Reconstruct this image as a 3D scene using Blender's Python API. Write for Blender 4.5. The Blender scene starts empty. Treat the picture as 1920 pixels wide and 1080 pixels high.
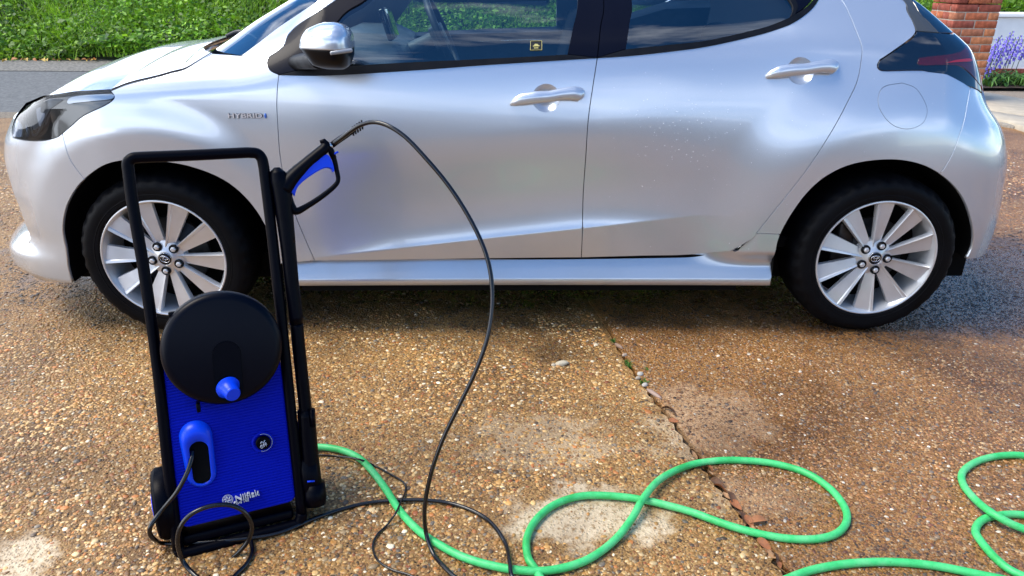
import bpy, bmesh, math, random
import numpy as np
from mathutils import Vector, Matrix, geometry
random.seed(7); rng = np.random.default_rng(11)
sc = bpy.context.scene
col = sc.collection
rad = math.radians

# ---------------------------------------------------------------- camera
CX, CD, CH, PIT, YAW, ROL, FPX = 1.1783156, 2.45973082, 1.25508998, 0.4066323, 0.0242432, 0.0083485, 1389.367
CAM = np.array([CX, -CD, CH])
cp, sp = math.cos(PIT), math.sin(PIT)
FW = np.array([math.sin(YAW)*cp, math.cos(YAW)*cp, -sp])
_r0 = np.array([math.cos(YAW), -math.sin(YAW), 0.0]); _u0 = np.cross(_r0, FW)
RT = math.cos(ROL)*_r0 + math.sin(ROL)*_u0
UP = np.cross(RT, FW)
cam_d = bpy.data.cameras.new('camera'); cam = bpy.data.objects.new('camera', cam_d); col.objects.link(cam)
cam.matrix_world = Matrix(((RT[0], UP[0], -FW[0], CAM[0]), (RT[1], UP[1], -FW[1], CAM[1]), (RT[2], UP[2], -FW[2], CAM[2]), (0, 0, 0, 1)))
cam_d.sensor_width = 36; cam_d.lens = FPX/1920*36; cam_d.clip_start = 0.05; cam_d.clip_end = 500
sc.camera = cam

# ---------------------------------------------------------------- sky, sun, exposure
SUN_EL, SUN_AZ = 62.0, 262.0        # azimuth clockwise from +Y: the sun stands to the left of the picture
w = bpy.data.worlds.new('World'); sc.world = w; w.use_nodes = True
nt = w.node_tree; N = nt.nodes; L = nt.links; N.clear()
out = N.new('ShaderNodeOutputWorld'); bg = N.new('ShaderNodeBackground'); sky = N.new('ShaderNodeTexSky')
sky.sky_type = 'NISHITA'; sky.sun_disc = False; sky.sun_elevation = rad(SUN_EL); sky.sun_rotation = rad(SUN_AZ)
sky.air_density = 1.0; sky.dust_density = 0.2; sky.ozone_density = 5.0
tc = N.new('ShaderNodeTexCoord'); mp = N.new('ShaderNodeMapping'); mp.inputs['Scale'].default_value = (1, 1, 2.6); mp.inputs['Location'].default_value = (8.5, 4.5, 3.0)
nz = N.new('ShaderNodeTexNoise'); nz.inputs['Scale'].default_value = 2.3; nz.inputs['Detail'].default_value = 8; nz.inputs['Roughness'].default_value = 0.58
cr = N.new('ShaderNodeValToRGB'); cr.color_ramp.elements[0].position = 0.50; cr.color_ramp.elements[1].position = 0.74
mx = N.new('ShaderNodeMixRGB'); mx.inputs[2].default_value = (14.5, 15.2, 16.4, 1)
L.new(tc.outputs['Generated'], mp.inputs['Vector']); L.new(mp.outputs['Vector'], nz.inputs['Vector']); sxw = N.new('ShaderNodeSeparateXYZ'); L.new(tc.outputs['Generated'], sxw.inputs[0])
ga = N.new('ShaderNodeMath'); ga.operation = 'MULTIPLY_ADD'; ga.inputs[1].default_value = -0.16; L.new(sxw.outputs['X'], ga.inputs[0]); L.new(nz.outputs['Fac'], ga.inputs[2])
hz = N.new('ShaderNodeMapRange'); hz.interpolation_type = 'SMOOTHSTEP'; hz.inputs['From Min'].default_value = 0.46; hz.inputs['From Max'].default_value = 0.05; hz.inputs['To Max'].default_value = 0.19; L.new(sxw.outputs['Z'], hz.inputs['Value'])
gb = N.new('ShaderNodeMath'); gb.operation = 'ADD'; L.new(ga.outputs[0], gb.inputs[0]); L.new(hz.outputs[0], gb.inputs[1]); L.new(gb.outputs[0], cr.inputs['Fac'])
hs_ = N.new('ShaderNodeHueSaturation'); hs_.inputs['Saturation'].default_value = 1.28; L.new(sky.outputs['Color'], hs_.inputs['Color']); L.new(cr.outputs['Color'], mx.inputs['Fac']); L.new(hs_.outputs['Color'], mx.inputs[1]); L.new(mx.outputs['Color'], bg.inputs['Color'])
L.new(bg.outputs['Background'], out.inputs['Surface']); bg.inputs['Strength'].default_value = 0.095
sd = bpy.data.lights.new('sun', 'SUN'); so = bpy.data.objects.new('sun', sd); col.objects.link(so)
sd.energy = 1.5; sd.angle = rad(28); sd.color = (1.0, 0.91, 0.77)
az = rad(SUN_AZ); el = rad(SUN_EL)
sdir = Vector((math.sin(az)*math.cos(el), math.cos(az)*math.cos(el), math.sin(el)))
so.rotation_euler = sdir.to_track_quat('Z', 'Y').to_euler(); so.location = (-6, 0, 8)
sc.view_settings.view_transform = 'Standard'; sc.view_settings.look = 'None'; sc.view_settings.gamma = 1.0
sc.view_settings.use_curve_mapping = False; sc.view_settings.exposure = 1.33

# ---------------------------------------------------------------- pixel rays -> world
def ray(px, py): return FW + RT*((px-960)/FPX) + UP*((540-py)/FPX)
def G(px, py, z=0.0):
    d = ray(px, py); return CAM + d*((z-CAM[2])/d[2])
def YP(px, py, Y=0.05):
    d = ray(px, py); return CAM + d*((Y-CAM[1])/d[1])
def proj(P):
    d = np.asarray(P, float) - CAM; zz = d@FW
    return np.stack([960+FPX*(d@RT)/zz, 540-FPX*(d@UP)/zz], -1)

# ---------------------------------------------------------------- object helpers
def link(name, me, mat=None, parent=None, label=None, cat=None, group=None, kind=None):
    o = bpy.data.objects.new(name, me); col.objects.link(o)
    if mat is not None and me is not None and not me.materials:
        for m in (mat if isinstance(mat, (list, tuple)) else [mat]): me.materials.append(m)
    if parent: o.parent = parent
    if label: o['label'] = label
    if cat: o['category'] = cat
    if group: o['group'] = group
    if kind: o['kind'] = kind
    return o
def empty(name, loc, label, cat, group=None):
    o = link(name, None, None, None, label, cat, group); o.location = loc; o.empty_display_size = 0.05; return o
def put(o, parent):   # parent while keeping the world-space mesh where it is
    o.parent = parent; o.matrix_parent_inverse = Matrix.Translation(-Vector(parent.location)) if parent.rotation_euler[:] == (0, 0, 0) else parent.matrix_basis.inverted(); return o
def mesh(name, vs, fs, smooth=True):
    me = bpy.data.meshes.new(name); me.from_pydata([tuple(map(float, v)) for v in vs], [], [tuple(int(i) for i in f) for f in fs])
    if smooth: me.polygons.foreach_set('use_smooth', [True]*len(me.polygons))
    me.update(); return me
def npmesh(name, V, F, cols=None, smooth=False):
    """V (n,3), F (m,k) numpy; cols (m,3) per face"""
    me = bpy.data.meshes.new(name); k = F.shape[1]
    me.vertices.add(len(V)); me.vertices.foreach_set('co', np.asarray(V, np.float32).ravel())
    me.loops.add(F.size); me.loops.foreach_set('vertex_index', F.astype(np.int32).ravel())
    me.polygons.add(len(F)); me.polygons.foreach_set('loop_start', np.arange(0, F.size, k, dtype=np.int32))
    try: me.polygons.foreach_set('loop_total', np.full(len(F), k, np.int32))
    except Exception: pass
    if smooth: me.polygons.foreach_set('use_smooth', np.ones(len(F), bool))
    me.update(calc_edges=True)
    if cols is not None:
        a = me.attributes.new('tint', 'FLOAT_COLOR', 'FACE')
        c4 = np.ones((len(F), 4), np.float32); c4[:, :3] = cols; a.data.foreach_set('color', c4.ravel())
    return me
def cr_spline(pts, n=6, closed=False):
    P = [np.asarray(p, float) for p in pts]; out_ = []
    if len(P) < 3 and not closed:
        return [P[0]+(P[-1]-P[0])*t for t in np.linspace(0, 1, n+1)]
    m = len(P); seg = m if closed else m-1
    for i in range(seg):
        p1, p2 = P[i], P[(i+1) % m]
        p0 = P[(i-1) % m] if (closed or i > 0) else 2*p1-p2
        p3 = P[(i+2) % m] if (closed or i+2 < m) else 2*p2-p1
        for k in range(n):
            t = k/n
            out_.append(0.5*((2*p1)+(-p0+p2)*t+(2*p0-5*p1+4*p2-p3)*t*t+(-p0+3*p1-3*p2+p3)*t**3))
    if not closed: out_.append(P[-1])
    return out_
def tube_data(pts, r, seg=12, closed=False, cap=True, flat=1.0):
    P = np.array(pts, float); n = len(P)
    R = np.full(n, r, float) if np.isscalar(r) else np.interp(np.linspace(0, 1, n), np.linspace(0, 1, len(r)), r)
    T = (np.roll(P, -1, 0)-np.roll(P, 1, 0)) if closed else np.gradient(P, axis=0)
    T /= np.linalg.norm(T, axis=1)[:, None]+1e-12
    nrm = np.cross(T[0], [0, 0, 1.0])
    if np.linalg.norm(nrm) < 0.1: nrm = np.cross(T[0], [0, 1.0, 0])
    nrm /= np.linalg.norm(nrm); vs = []; fs = []
    for i in range(n):
        nrm = nrm-T[i]*(nrm@T[i]); nrm /= np.linalg.norm(nrm); b = np.cross(T[i], nrm)
        for k in range(seg):
            a = 2*math.pi*k/seg; vs.append(P[i]+R[i]*(math.cos(a)*nrm+math.sin(a)*flat*b))
    for i in range(n if closed else n-1):
        j = (i+1) % n
        for k in range(seg):
            k2 = (k+1) % seg; fs.append((i*seg+k, i*seg+k2, j*seg+k2, j*seg+k))
    if cap and not closed:
        fs.append(tuple(reversed(range(seg)))); fs.append(tuple((n-1)*seg+k for k in range(seg)))
    return vs, fs
def tube(name, pts, r, mat, parent=None, seg=12, closed=False, flat=1.0, **kw):
    vs, fs = tube_data(pts, r, seg, closed, True, flat); o = link(name, mesh(name, vs, fs), mat, None, **kw)
    if parent: put(o, parent)
    return o
def lathe_data(prof, seg=48, O=(0, 0, 0), A=(0, 0, 1), U=(1, 0, 0), close=False):
    """prof: list of (radius, height along axis A)"""
    O, A, U = np.array(O, float), np.array(A, float), np.array(U, float)
    A /= np.linalg.norm(A); U = U-A*(U@A); U /= np.linalg.norm(U); V = np.cross(A, U); vs = []; fs = []
    for (r, h) in prof:
        for k in range(seg):
            a = 2*math.pi*k/seg; vs.append(O+A*h+(U*math.cos(a)+V*math.sin(a))*r)
    m = len(prof)
    for i in range(m if close else m-1):
        j = (i+1) % m
        for k in range(seg):
            k2 = (k+1) % seg; fs.append((i*seg+k, i*seg+k2, j*seg+k2, j*seg+k))
    return vs, fs
def lathe(name, prof, mat, parent=None, seg=48, O=(0, 0, 0), A=(0, 0, 1), U=(1, 0, 0), sharp=None, **kw):
    vs, fs = lathe_data(prof, seg, O, A, U); me = mesh(name, vs, fs)
    if sharp: me.set_sharp_from_angle(angle=rad(sharp))
    o = link(name, me, mat, None, **kw)
    if parent: put(o, parent)
    return o
def box_data(O, X, Y, Z):
    """corner-centred box: centre O, half-axis vectors"""
    O, X, Y, Z = map(lambda v: np.array(v, float), (O, X, Y, Z))
    vs = [O+a*X+b*Y+c*Z for a in (-1, 1) for b in (-1, 1) for c in (-1, 1)]
    return vs, [(0, 1, 3, 2), (4, 6, 7, 5), (0, 4, 5, 1), (2, 3, 7, 6), (0, 2, 6, 4), (1, 5, 7, 3)]
def bevel_mesh(me, width, seg=2, ang=30):
    bm = bmesh.new(); bm.from_mesh(me); bmesh.ops.recalc_face_normals(bm, faces=bm.faces)
    ed = [e for e in bm.edges if len(e.link_faces) == 2 and e.calc_face_angle(0) > rad(ang)]
    bmesh.ops.bevel(bm, geom=ed, offset=width, segments=seg, profile=0.5, affect='EDGES', clamp_overlap=True)
    for f in bm.faces: f.smooth = True
    bm.to_mesh(me); bm.free(); me.set_sharp_from_angle(angle=rad(50)); return me
def box(name, O, hx, hy, hz, mat, parent=None, bev=0.0, X=(1, 0, 0), Y=(0, 1, 0), Z=(0, 0, 1), **kw):
    vs, fs = box_data(O, np.array(X)*hx, np.array(Y)*hy, np.array(Z)*hz); me = mesh(name, vs, fs, False)
    if bev: bevel_mesh(me, bev)
    o = link(name, me, mat, None, **kw)
    if parent: put(o, parent)
    return o
def join_data(parts):
    V = []; F = []
    for vs, fs in parts:
        b = len(V); V += list(vs); F += [tuple(i+b for i in f) for f in fs]
    return V, F

# ---------------------------------------------------------------- materials
def newmat(name):
    m = bpy.data.materials.new(name); m.use_nodes = True; b = m.node_tree.nodes['Principled BSDF']; return m, m.node_tree, b
def noise(t, scale, detail=4, rough=0.5, coord='Object', dist=0.0, mscale=None):
    c = t.nodes.new('ShaderNodeTexCoord'); n = t.nodes.new('ShaderNodeTexNoise')
    n.inputs['Scale'].default_value = scale; n.inputs['Detail'].default_value = detail; n.inputs['Roughness'].default_value = rough; n.inputs['Distortion'].default_value = dist
    if mscale:
        mm = t.nodes.new('ShaderNodeMapping'); mm.inputs['Scale'].default_value = mscale
        t.links.new(c.outputs[coord], mm.inputs['Vector']); t.links.new(mm.outputs['Vector'], n.inputs['Vector'])
    else: t.links.new(c.outputs[coord], n.inputs['Vector'])
    return n
def ramp(t, src, stops):
    r = t.nodes.new('ShaderNodeValToRGB'); e = r.color_ramp.elements
    while len(e) < len(stops): e.new(0.5)
    for k, (p, c) in enumerate(stops):
        e[k].position = p; e[k].color = (*c, 1) if len(c) == 3 else c
    t.links.new(src, r.inputs['Fac']); return r
def bump(t, b, src, strength=0.2, dist=0.002, key='Normal'):
    n = t.nodes.new('ShaderNodeBump'); n.inputs['Strength'].default_value = strength; n.inputs['Distance'].default_value = dist
    t.links.new(src, n.inputs['Height']); t.links.new(n.outputs['Normal'], b.inputs[key]); return n
def simple(name, c, rough=0.5, metal=0.0, var=0.0, vscale=30, bmp=0.0, bscale=200, coat=0.0, spec=0.5, bdist=0.001):
    m, t, b = newmat(name); b.inputs['Base Color'].default_value = (*c, 1); b.inputs['Roughness'].default_value = rough
    b.inputs['Metallic'].default_value = metal; b.inputs['Coat Weight'].default_value = coat; b.inputs['Specular IOR Level'].default_value = spec
    if var > 0:
        n = noise(t, vscale, 5); r = ramp(t, n.outputs['Fac'], [(0.3, tuple(x*(1-var) for x in c)), (0.7, tuple(min(1, x*(1+var)) for x in c))])
        t.links.new(r.outputs['Color'], b.inputs['Base Color'])
        r2 = ramp(t, n.outputs['Fac'], [(0.3, (rough*0.85,)*3), (0.7, (min(1, rough*1.2),)*3)]); t.links.new(r2.outputs['Color'], b.inputs['Roughness'])
    if bmp > 0:
        n2 = noise(t, bscale, 3); bump(t, b, n2.outputs['Fac'], bmp, bdist)
    return m
def mat_paint():
    m, t, b = newmat('silver_paint')
    b.inputs['Metallic'].default_value = 0.60; b.inputs['Roughness'].default_value = 0.25
    b.inputs['Coat Weight'].default_value = 1.0; b.inputs['Coat Roughness'].default_value = 0.03
    n = noise(t, 2600, 1)
    r = ramp(t, n.outputs['Fac'], [(0.3, (0.51, 0.545, 0.59)), (0.7, (0.63, 0.67, 0.725))])
    # faint road film low on the doors
    c = t.nodes.new('ShaderNodeNewGeometry'); s = t.nodes.new('ShaderNodeSeparateXYZ'); t.links.new(c.outputs['Position'], s.inputs[0])
    n3 = noise(t, 5, 5, 0.6); ad = t.nodes.new('ShaderNodeMath'); ad.operation = 'MULTIPLY_ADD'; ad.inputs[1].default_value = 0.25
    t.links.new(n3.outputs['Fac'], ad.inputs[0]); t.links.new(s.outputs['Z'], ad.inputs[2])
    r3 = ramp(t, ad.outputs[0], [(0.28, (0.86, 0.83, 0.78)), (0.62, (1, 1, 1))])
    mm = t.nodes.new('ShaderNodeMixRGB'); mm.blend_type = 'MULTIPLY'; mm.inputs[0].default_value = 1
    t.links.new(r.outputs['Color'], mm.inputs[1]); t.links.new(r3.outputs['Color'], mm.inputs[2]); t.links.new(mm.outputs['Color'], b.inputs['Base Color'])
    # drying water drops: tiny bumps in patches
    v = t.nodes.new('ShaderNodeTexVoronoi'); v.inputs['Scale'].default_value = 95; tc_ = t.nodes.new('ShaderNodeTexCoord'); t.links.new(tc_.outputs['Object'], v.inputs['Vector'])
    rd = ramp(t, v.outputs['Distance'], [(0.0, (1, 1, 1)), (0.16, (0, 0, 0))])
    n4 = noise(t, 3.2, 3); n4r = ramp(t, n4.outputs['Fac'], [(0.52, (0, 0, 0)), (0.62, (1, 1, 1))])
    wn = t.nodes.new('ShaderNodeSeparateColor'); t.links.new(v.outputs['Color'], wn.inputs[0]); wr = ramp(t, wn.outputs[0], [(0.80, (0, 0, 0)), (0.86, (1, 1, 1))])
    m1 = t.nodes.new('ShaderNodeMath'); m1.operation = 'MULTIPLY'; t.links.new(rd.outputs['Color'], m1.inputs[0]); t.links.new(n4r.outputs['Color'], m1.inputs[1])
    m2 = t.nodes.new('ShaderNodeMath'); m2.operation = 'MULTIPLY'; t.links.new(m1.outputs[0], m2.inputs[0]); t.links.new(wr.outputs['Color'], m2.inputs[1])
    bump(t, b, m2.outputs[0], 0.6, 0.0015, 'Coat Normal')
    return m
def mat_glass():
    m, t, b = newmat('window_glass'); t.nodes.remove(b); o = t.nodes['Material Output']
    tr = t.nodes.new('ShaderNodeBsdfTransparent'); tr.inputs['Color'].default_value = (0.66, 0.78, 0.80, 1)
    gl = t.nodes.new('ShaderNodeBsdfGlossy'); gl.inputs['Roughness'].default_value = 0.0; gl.inputs['Color'].default_value = (0.95, 0.97, 1, 1)
    fr = t.nodes.new('ShaderNodeFresnel'); fr.inputs['IOR'].default_value = 1.5
    ma = t.nodes.new('ShaderNodeMath'); ma.operation = 'MULTIPLY_ADD'; ma.inputs[1].default_value = 1.7; ma.inputs[2].default_value = 0.035; ma.use_clamp = True
    mxs = t.nodes.new('ShaderNodeMixShader'); t.links.new(fr.outputs[0], ma.inputs[0]); t.links.new(ma.outputs[0], mxs.inputs[0])
    t.links.new(tr.outputs[0], mxs.inputs[1]); t.links.new(gl.outputs[0], mxs.inputs[2]); t.links.new(mxs.outputs[0], o.inputs['Surface']); return m
def mat_tint(name, rough=0.6, spec=0.5, mult=1.0, sub=0.0, noise_amt=0.25, nscale=300):
    m, t, b = newmat(name); a = t.nodes.new('ShaderNodeAttribute'); a.attribute_name = 'tint'
    n = noise(t, nscale, 3); r = ramp(t, n.outputs['Fac'], [(0.25, (1-noise_amt,)*3), (0.75, (1+noise_amt*0.5,)*3)])
    mm = t.nodes.new('ShaderNodeMixRGB'); mm.blend_type = 'MULTIPLY'; mm.inputs[0].default_value = 1
    t.links.new(a.outputs['Color'], mm.inputs[1]); t.links.new(r.outputs['Color'], mm.inputs[2]); t.links.new(mm.outputs['Color'], b.inputs['Base Color'])
    b.inputs['Roughness'].default_value = rough; b.inputs['Specular IOR Level'].default_value = spec
    if sub: b.inputs['Transmission Weight'].default_value = 0; 
    return m
PAINT = mat_paint(); GLASS = mat_glass()
BLACKTRIM = simple('black_trim', (0.003, 0.0033, 0.005), 0.45, var=0.2, spec=.2)
GLOSSBLACK = simple('gloss_black', (0.004, 0.005, 0.010), 0.06, coat=1.0, spec=0.6)
PILLARBLACK = simple('pillar_black', (0.0015, 0.002, 0.008), 0.35, coat=0.05, spec=.12)
DARK = simple('dark_cavity', (0.004, 0.004, 0.004), 0.9, spec=0.1)
RUBBER = simple('tyre_rubber', (0.0024, 0.0026, 0.0036), 0.55, spec=.10, var=0.35, vscale=14, bmp=0.25, bscale=600)
ALLOY = simple('alloy_paint', (0.62, 0.63, 0.64), 0.34, metal=0.55, coat=0.6, var=0.04, vscale=20)
STEEL = simple('bright_steel', (0.55, 0.55, 0.56), 0.25, metal=1.0)
DISC = simple('brake_disc', (0.05, 0.048, 0.048), 0.45, metal=0.9, var=0.3)
CHROME = simple('chrome', (0.75, 0.77, 0.8), 0.08, metal=1.0)
INTERIOR = simple('interior_plastic', (0.025, 0.03, 0.038), 0.6, var=0.15, vscale=40, bmp=0.1, bscale=700)
INTGREY = simple('interior_grey', (0.10, 0.125, 0.15), 0.55, var=0.1)
FABRIC = simple('seat_fabric', (0.022, 0.024, 0.03), 0.9, bmp=0.3, bscale=900)
REDLENS = simple('red_lens', (0.35, 0.01, 0.012), 0.08, coat=1.0)
DARKRED = simple('smoked_red_lens', (0.055, 0.003, 0.007), 0.05, coat=1.0)

# ================================================================ the car's skin: position as a function of (s, z)
PC = np.array([(-.80,.87),(-.79,.70),(-.765,.52),(-.715,.36),(-.64,.22),(-.52,.115),(-.38,.05),(-.2,.014),(0,.002),(.6,.008),(1.28,.012),(1.9,.008),(2.4,.002),(2.7,.014),(2.88,.05),(2.99,.105),(3.07,.20),(3.115,.33),(3.15,.55),(3.165,.87)])
_pc = np.array(cr_spline(PC, 24)); _sa = np.concatenate([[0], np.cumsum(np.linalg.norm(np.diff(_pc, axis=0), axis=1))])
_i0 = np.argmin(np.abs(_pc[:, 0])); _sa = _sa-_sa[_i0]
S0, S1 = _sa[0], _sa[-1]
def ss(a, b, x):
    t = np.clip((x-a)/(b-a), 0, 1); return t*t*(3-2*t)
KF = np.array([(.05,.75),(.158,.97),(.215,1.08),(.27,1.07),(.31,.93),(.345,.87),(.40,.92),(.5,.965),(.6,.93),(.678,.86),(.764,.70),(.82,.47),(.87,.25),(.92,.1),(1.4,0.05)])
KR = np.array([(.05,.9),(.2,.97),(.29,1.05),(.4,1.07),(.61,1.02),(.70,.95),(.76,.87),(.81,.74),(.86,.65),(.94,.60),(1.02,.53),(1.06,.50),(1.5,.45)])
SH = np.array([(0,0),(1.02,0),(1.06,.035),(1.167,.13),(1.3,.32),(1.44,.62),(1.5,.75)])
def smooth_tab(T, sig=.012):
    z = np.linspace(T[0, 0]-.1, T[-1, 0]+.1, 1500); v = np.interp(z, T[:, 0], T[:, 1]); dz = z[1]-z[0]; k = np.exp(-.5*((np.arange(-60, 61)*dz)/sig)**2); k /= k.sum()
    return np.column_stack([z, np.convolve(np.pad(v, 60, mode='edge'), k, 'valid')])
WFx, WRx, WZ = -0.004, 2.566, 0.294
KF, KR, SH = smooth_tab(KF), smooth_tab(KR, .018), smooth_tab(SH, .018)
def inward(x, z):
    z0 = np.interp(x, [-.3, 1.6, 3.2], [.74, .615, .60])
    i = .50*np.maximum(0, z-z0)**2
    # fender top rounding towards the bonnet
    z1 = .835+.10*(np.clip(x, -.5, .3)+.1)*.8; z1 = np.where(x > .3, .867+(x-.3)*.1, z1)
    i = i+4.5*(1-ss(.30, .62, x))*np.maximum(0, z-z1)**2
    # hollow in the doors above the crease
    e = ss(.38, .85, x)*(1-ss(1.40, 2.10, x))
    zc = .312+.108*np.clip((x-.55)/.95, -.2, 1.4)
    t = z-zc
    hol = np.where(t > 0, .024*(1-np.exp(-np.maximum(t, 0)/.055))*(1-ss(.10, .38, t)), -.15*np.minimum(t, 0))
    i = i+e*hol
    # wheel arch flares
    rf = np.hypot(x-WFx, z-WZ); rr = np.hypot(x-WRx, z-WZ)
    i = i+.016*ss(.445, .575, rf)*(1-ss(.22, .62, x))*(ss(.25, .45, z))
    i = i+.025*ss(.46, .72, rr)*ss(1.55, 2.15, x)*(1-.6*ss(2.75, 3.05, x))
    # greenhouse leans in above the belt line
    zb = np.interp(x, [-1, 1.5, 2.2, 2.6, 3.3], [.965, .965, 1.02, .99, .96])
    i = i+.17*.02*np.log1p(np.exp(np.clip((z-zb)/.02, -30, 30)))+.75*np.maximum(0, z-zb)**2
    i = i+3.2*np.maximum(0, z-1.33)**2
    i = i+.5*np.maximum(0, .20-z)
    xl = np.interp(z, [.30, .36, .44, .52, .60], [-.535, -.578, -.585, -.592, -.625])
    i = i+.030*ss(0, .035, xl-x)*ss(.30, .345, z)*(1-ss(.54, .62, z))
    return i
def inward_sill(x, z):
    i = np.where(z > .225, .006+(z-.225)*.52, .006+np.maximum(0, .205-z)*.8)
    return i+.0*x
def body(s, z, off=0.0, fn=inward):
    s = np.asarray(s, float); z = np.asarray(z, float)
    X = np.interp(s, _sa, _pc[:, 0]); Y = np.interp(s, _sa, _pc[:, 1])
    h = .012; tx = np.interp(s+h, _sa, _pc[:, 0])-np.interp(s-h, _sa, _pc[:, 0]); ty = np.interp(s+h, _sa, _pc[:, 1])-np.interp(s-h, _sa, _pc[:, 1])
    l = np.hypot(tx, ty); nx, ny = -ty/l, tx/l          # inward normal
    i = fn(X, z)-off
    X2 = X+nx*i; Y2 = Y+ny*i
    fx = X2 < -.3; X2 = np.where(fx, -.3+(X2+.3)*np.interp(z, KF[:, 0], KF[:, 1]), X2)
    rx = X2 > 2.7; X2 = np.where(rx, 2.7+(X2-2.7)*np.interp(z, KR[:, 0], KR[:, 1]), X2)
    X2 = X2-np.interp(z, SH[:, 0], SH[:, 1])*ss(1.5, 2.9, X2)
    return np.stack([X2, Y2, z+0*X2], -1)
def body_n(s, z, off=0.0, fn=inward):
    h = .0025; a = body(s+h, z, off, fn)-body(s-h, z, off, fn); b = body(s, z+h, off, fn)-body(s, z-h, off, fn)
    n = np.cross(a, b); return n/(np.linalg.norm(n, axis=-1)[..., None]+1e-12)   # a=+x, b=+z -> -y outward
def solve(px, fn=inward, off=0.0):
    px = np.array(px, float); d = ray_v(px); t = (0.06-CAM[1])/d[:, 1]; P = CAM+d*t[:, None]
    s = np.clip(P[:, 0], S0+.3, S1-.3); z = P[:, 2].copy()
    for it in range(40):
        q = proj(body(s, z, off, fn)); e = px-q; h = 1e-4
        a = (proj(body(s+h, z, off, fn))-q)/h; b = (proj(body(s, z+h, off, fn))-q)/h
        det = a[:, 0]*b[:, 1]-a[:, 1]*b[:, 0]
        lam = 400.0   # damping near the silhouette
        A11 = (a*a).sum(1)+lam; A12 = (a*b).sum(1); A22 = (b*b).sum(1)+lam
        g1 = (a*e).sum(1); g2 = (b*e).sum(1); D = A11*A22-A12*A12
        ds = (A22*g1-A12*g2)/D; dz = (A11*g2-A12*g1)/D
        s = np.clip(s+np.clip(ds, -.06, .06), S0+.01, S1-.01); z = z+np.clip(dz, -.05, .05)
    return np.stack([s, z], -1)
def ray_v(px): return FW[None]+RT[None]*((px[:, 0:1]-960)/FPX)+UP[None]*((540-px[:, 1:2])/FPX)
def W(s, z): return ('w', s, z)
def curve(pts, n=5, fn=inward):
    """polyline of pixels and W(s,z) points -> smooth (s,z) polyline"""
    out_ = [None]*len(pts); idx = [k for k, p in enumerate(pts) if p[0] != 'w']
    if idx:
        sol = solve([pts[k] for k in idx], fn)
        for j, k in enumerate(idx): out_[k] = sol[j]
    for k, p in enumerate(pts):
        if p[0] == 'w': out_[k] = np.array([p[1], p[2]])
    return [np.array(p) for p in cr_spline(out_, n)]
def loop(*curves):
    out_ = []
    for c in curves:
        for p in c:
            if not out_ or np.linalg.norm(p-out_[-1]) > 1.5e-3: out_.append(p)
    while np.linalg.norm(out_[0]-out_[-1]) < 1.5e-3: out_.pop()
    return np.array(out_)
def area2(P): x, y = P[:, 0], P[:, 1]; return np.sum(x*np.roll(y, -1)-np.roll(x, -1)*y)
def shrink(P, g):
    if area2(P) < 0: P = P[::-1]
    e = np.roll(P, -1, 0)-P; e /= np.linalg.norm(e, axis=1)[:, None]+1e-12
    n = np.stack([-e[:, 1], e[:, 0]], -1); m = n+np.roll(n, 1, 0); l2 = (m*m).sum(1)
    m = m*(2/np.maximum(l2, .8))[:, None]*.5
    return P+m*g*1.0
def inside(P, Q):
    x, y = Q[:, 0], Q[:, 1]; r = np.zeros(len(Q), bool); n = len(P)
    for i in range(n):
        x1, y1 = P[i]; x2, y2 = P[(i+1) % n]
        c = ((y1 > y) != (y2 > y)) & (x < (x2-x1)*(y-y1)/((y2-y1)+1e-15)+x1); r ^= c
    return r
def dist_poly(P, Q):
    d = np.full(len(Q), 1e9)
    for i in range(len(P)):
        a = P[i]; b = P[(i+1) % len(P)]; ab = b-a; t = np.clip(((Q-a)@ab)/((ab@ab)+1e-15), 0, 1)
        d = np.minimum(d, np.linalg.norm(Q-(a+t[:, None]*ab), axis=1))
    return d
_cx = np.arange(.36, 2.3, .010); _cz = .312+.108*np.clip((_cx-.55)/.95, -.2, 1.4)
CREASE = np.array([(x, z+d) for x, z in zip(_cx, _cz) for d in (-.012, -.004, -.001, .001, .004, .010, .018)])
def fill2d(P, h, holes=(), extra=None):
    """triangulated polygon with interior grid; returns points, tris"""
    lo = P.min(0); hi = P.max(0); gx = np.arange(lo[0]+h/2, hi[0], h); gz = np.arange(lo[1]+h/2, hi[1], h)
    Q = np.array([(a, b) for a in gx for b in gz]) if len(gx) and len(gz) else np.zeros((0, 2))
    if len(Q):
        k = inside(P, Q) & (dist_poly(P, Q) > h*.35)
        for H in holes: k &= (~inside(H, Q)) & (dist_poly(H, Q) > h*.35)
        Q = Q[k]
    if extra is not None:
        zc_ = .312+.108*np.clip((Q[:, 0]-.55)/.95, -.2, 1.4); Q = Q[(np.abs(Q[:, 1]-zc_-.003) > .019) | (Q[:, 0] < .36) | (Q[:, 0] > 2.3)]
        X_ = extra[inside(P, extra) & (dist_poly(P, extra) > .003)]; Q = np.vstack([Q, X_])
    vs = [Vector(p) for p in P]; ed = [(i, (i+1) % len(P)) for i in range(len(P))]; faces = [list(range(len(P)))]
    for H in holes:
        b = len(vs); vs += [Vector(p) for p in H]; ed += [(b+i, b+(i+1) % len(H)) for i in range(len(H))]
    vs += [Vector(p) for p in Q]
    r = geometry.delaunay_2d_cdt(vs, ed, faces, 1, 1e-6)
    V = np.array([tuple(v) for v in r[0]]); T = [tuple(f) for f in r[2]]
    if holes:
        cen = np.array([V[list(t)].mean(0) for t in T]); kk = np.ones(len(T), bool)
        for H in holes: kk &= ~inside(H, cen)
        T = [t for t, q in zip(T, kk) if q]
    o = []
    for t in T:
        a = area2(V[list(t)]); o.append(t if a > 0 else t[::-1])
    return V, o
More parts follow.
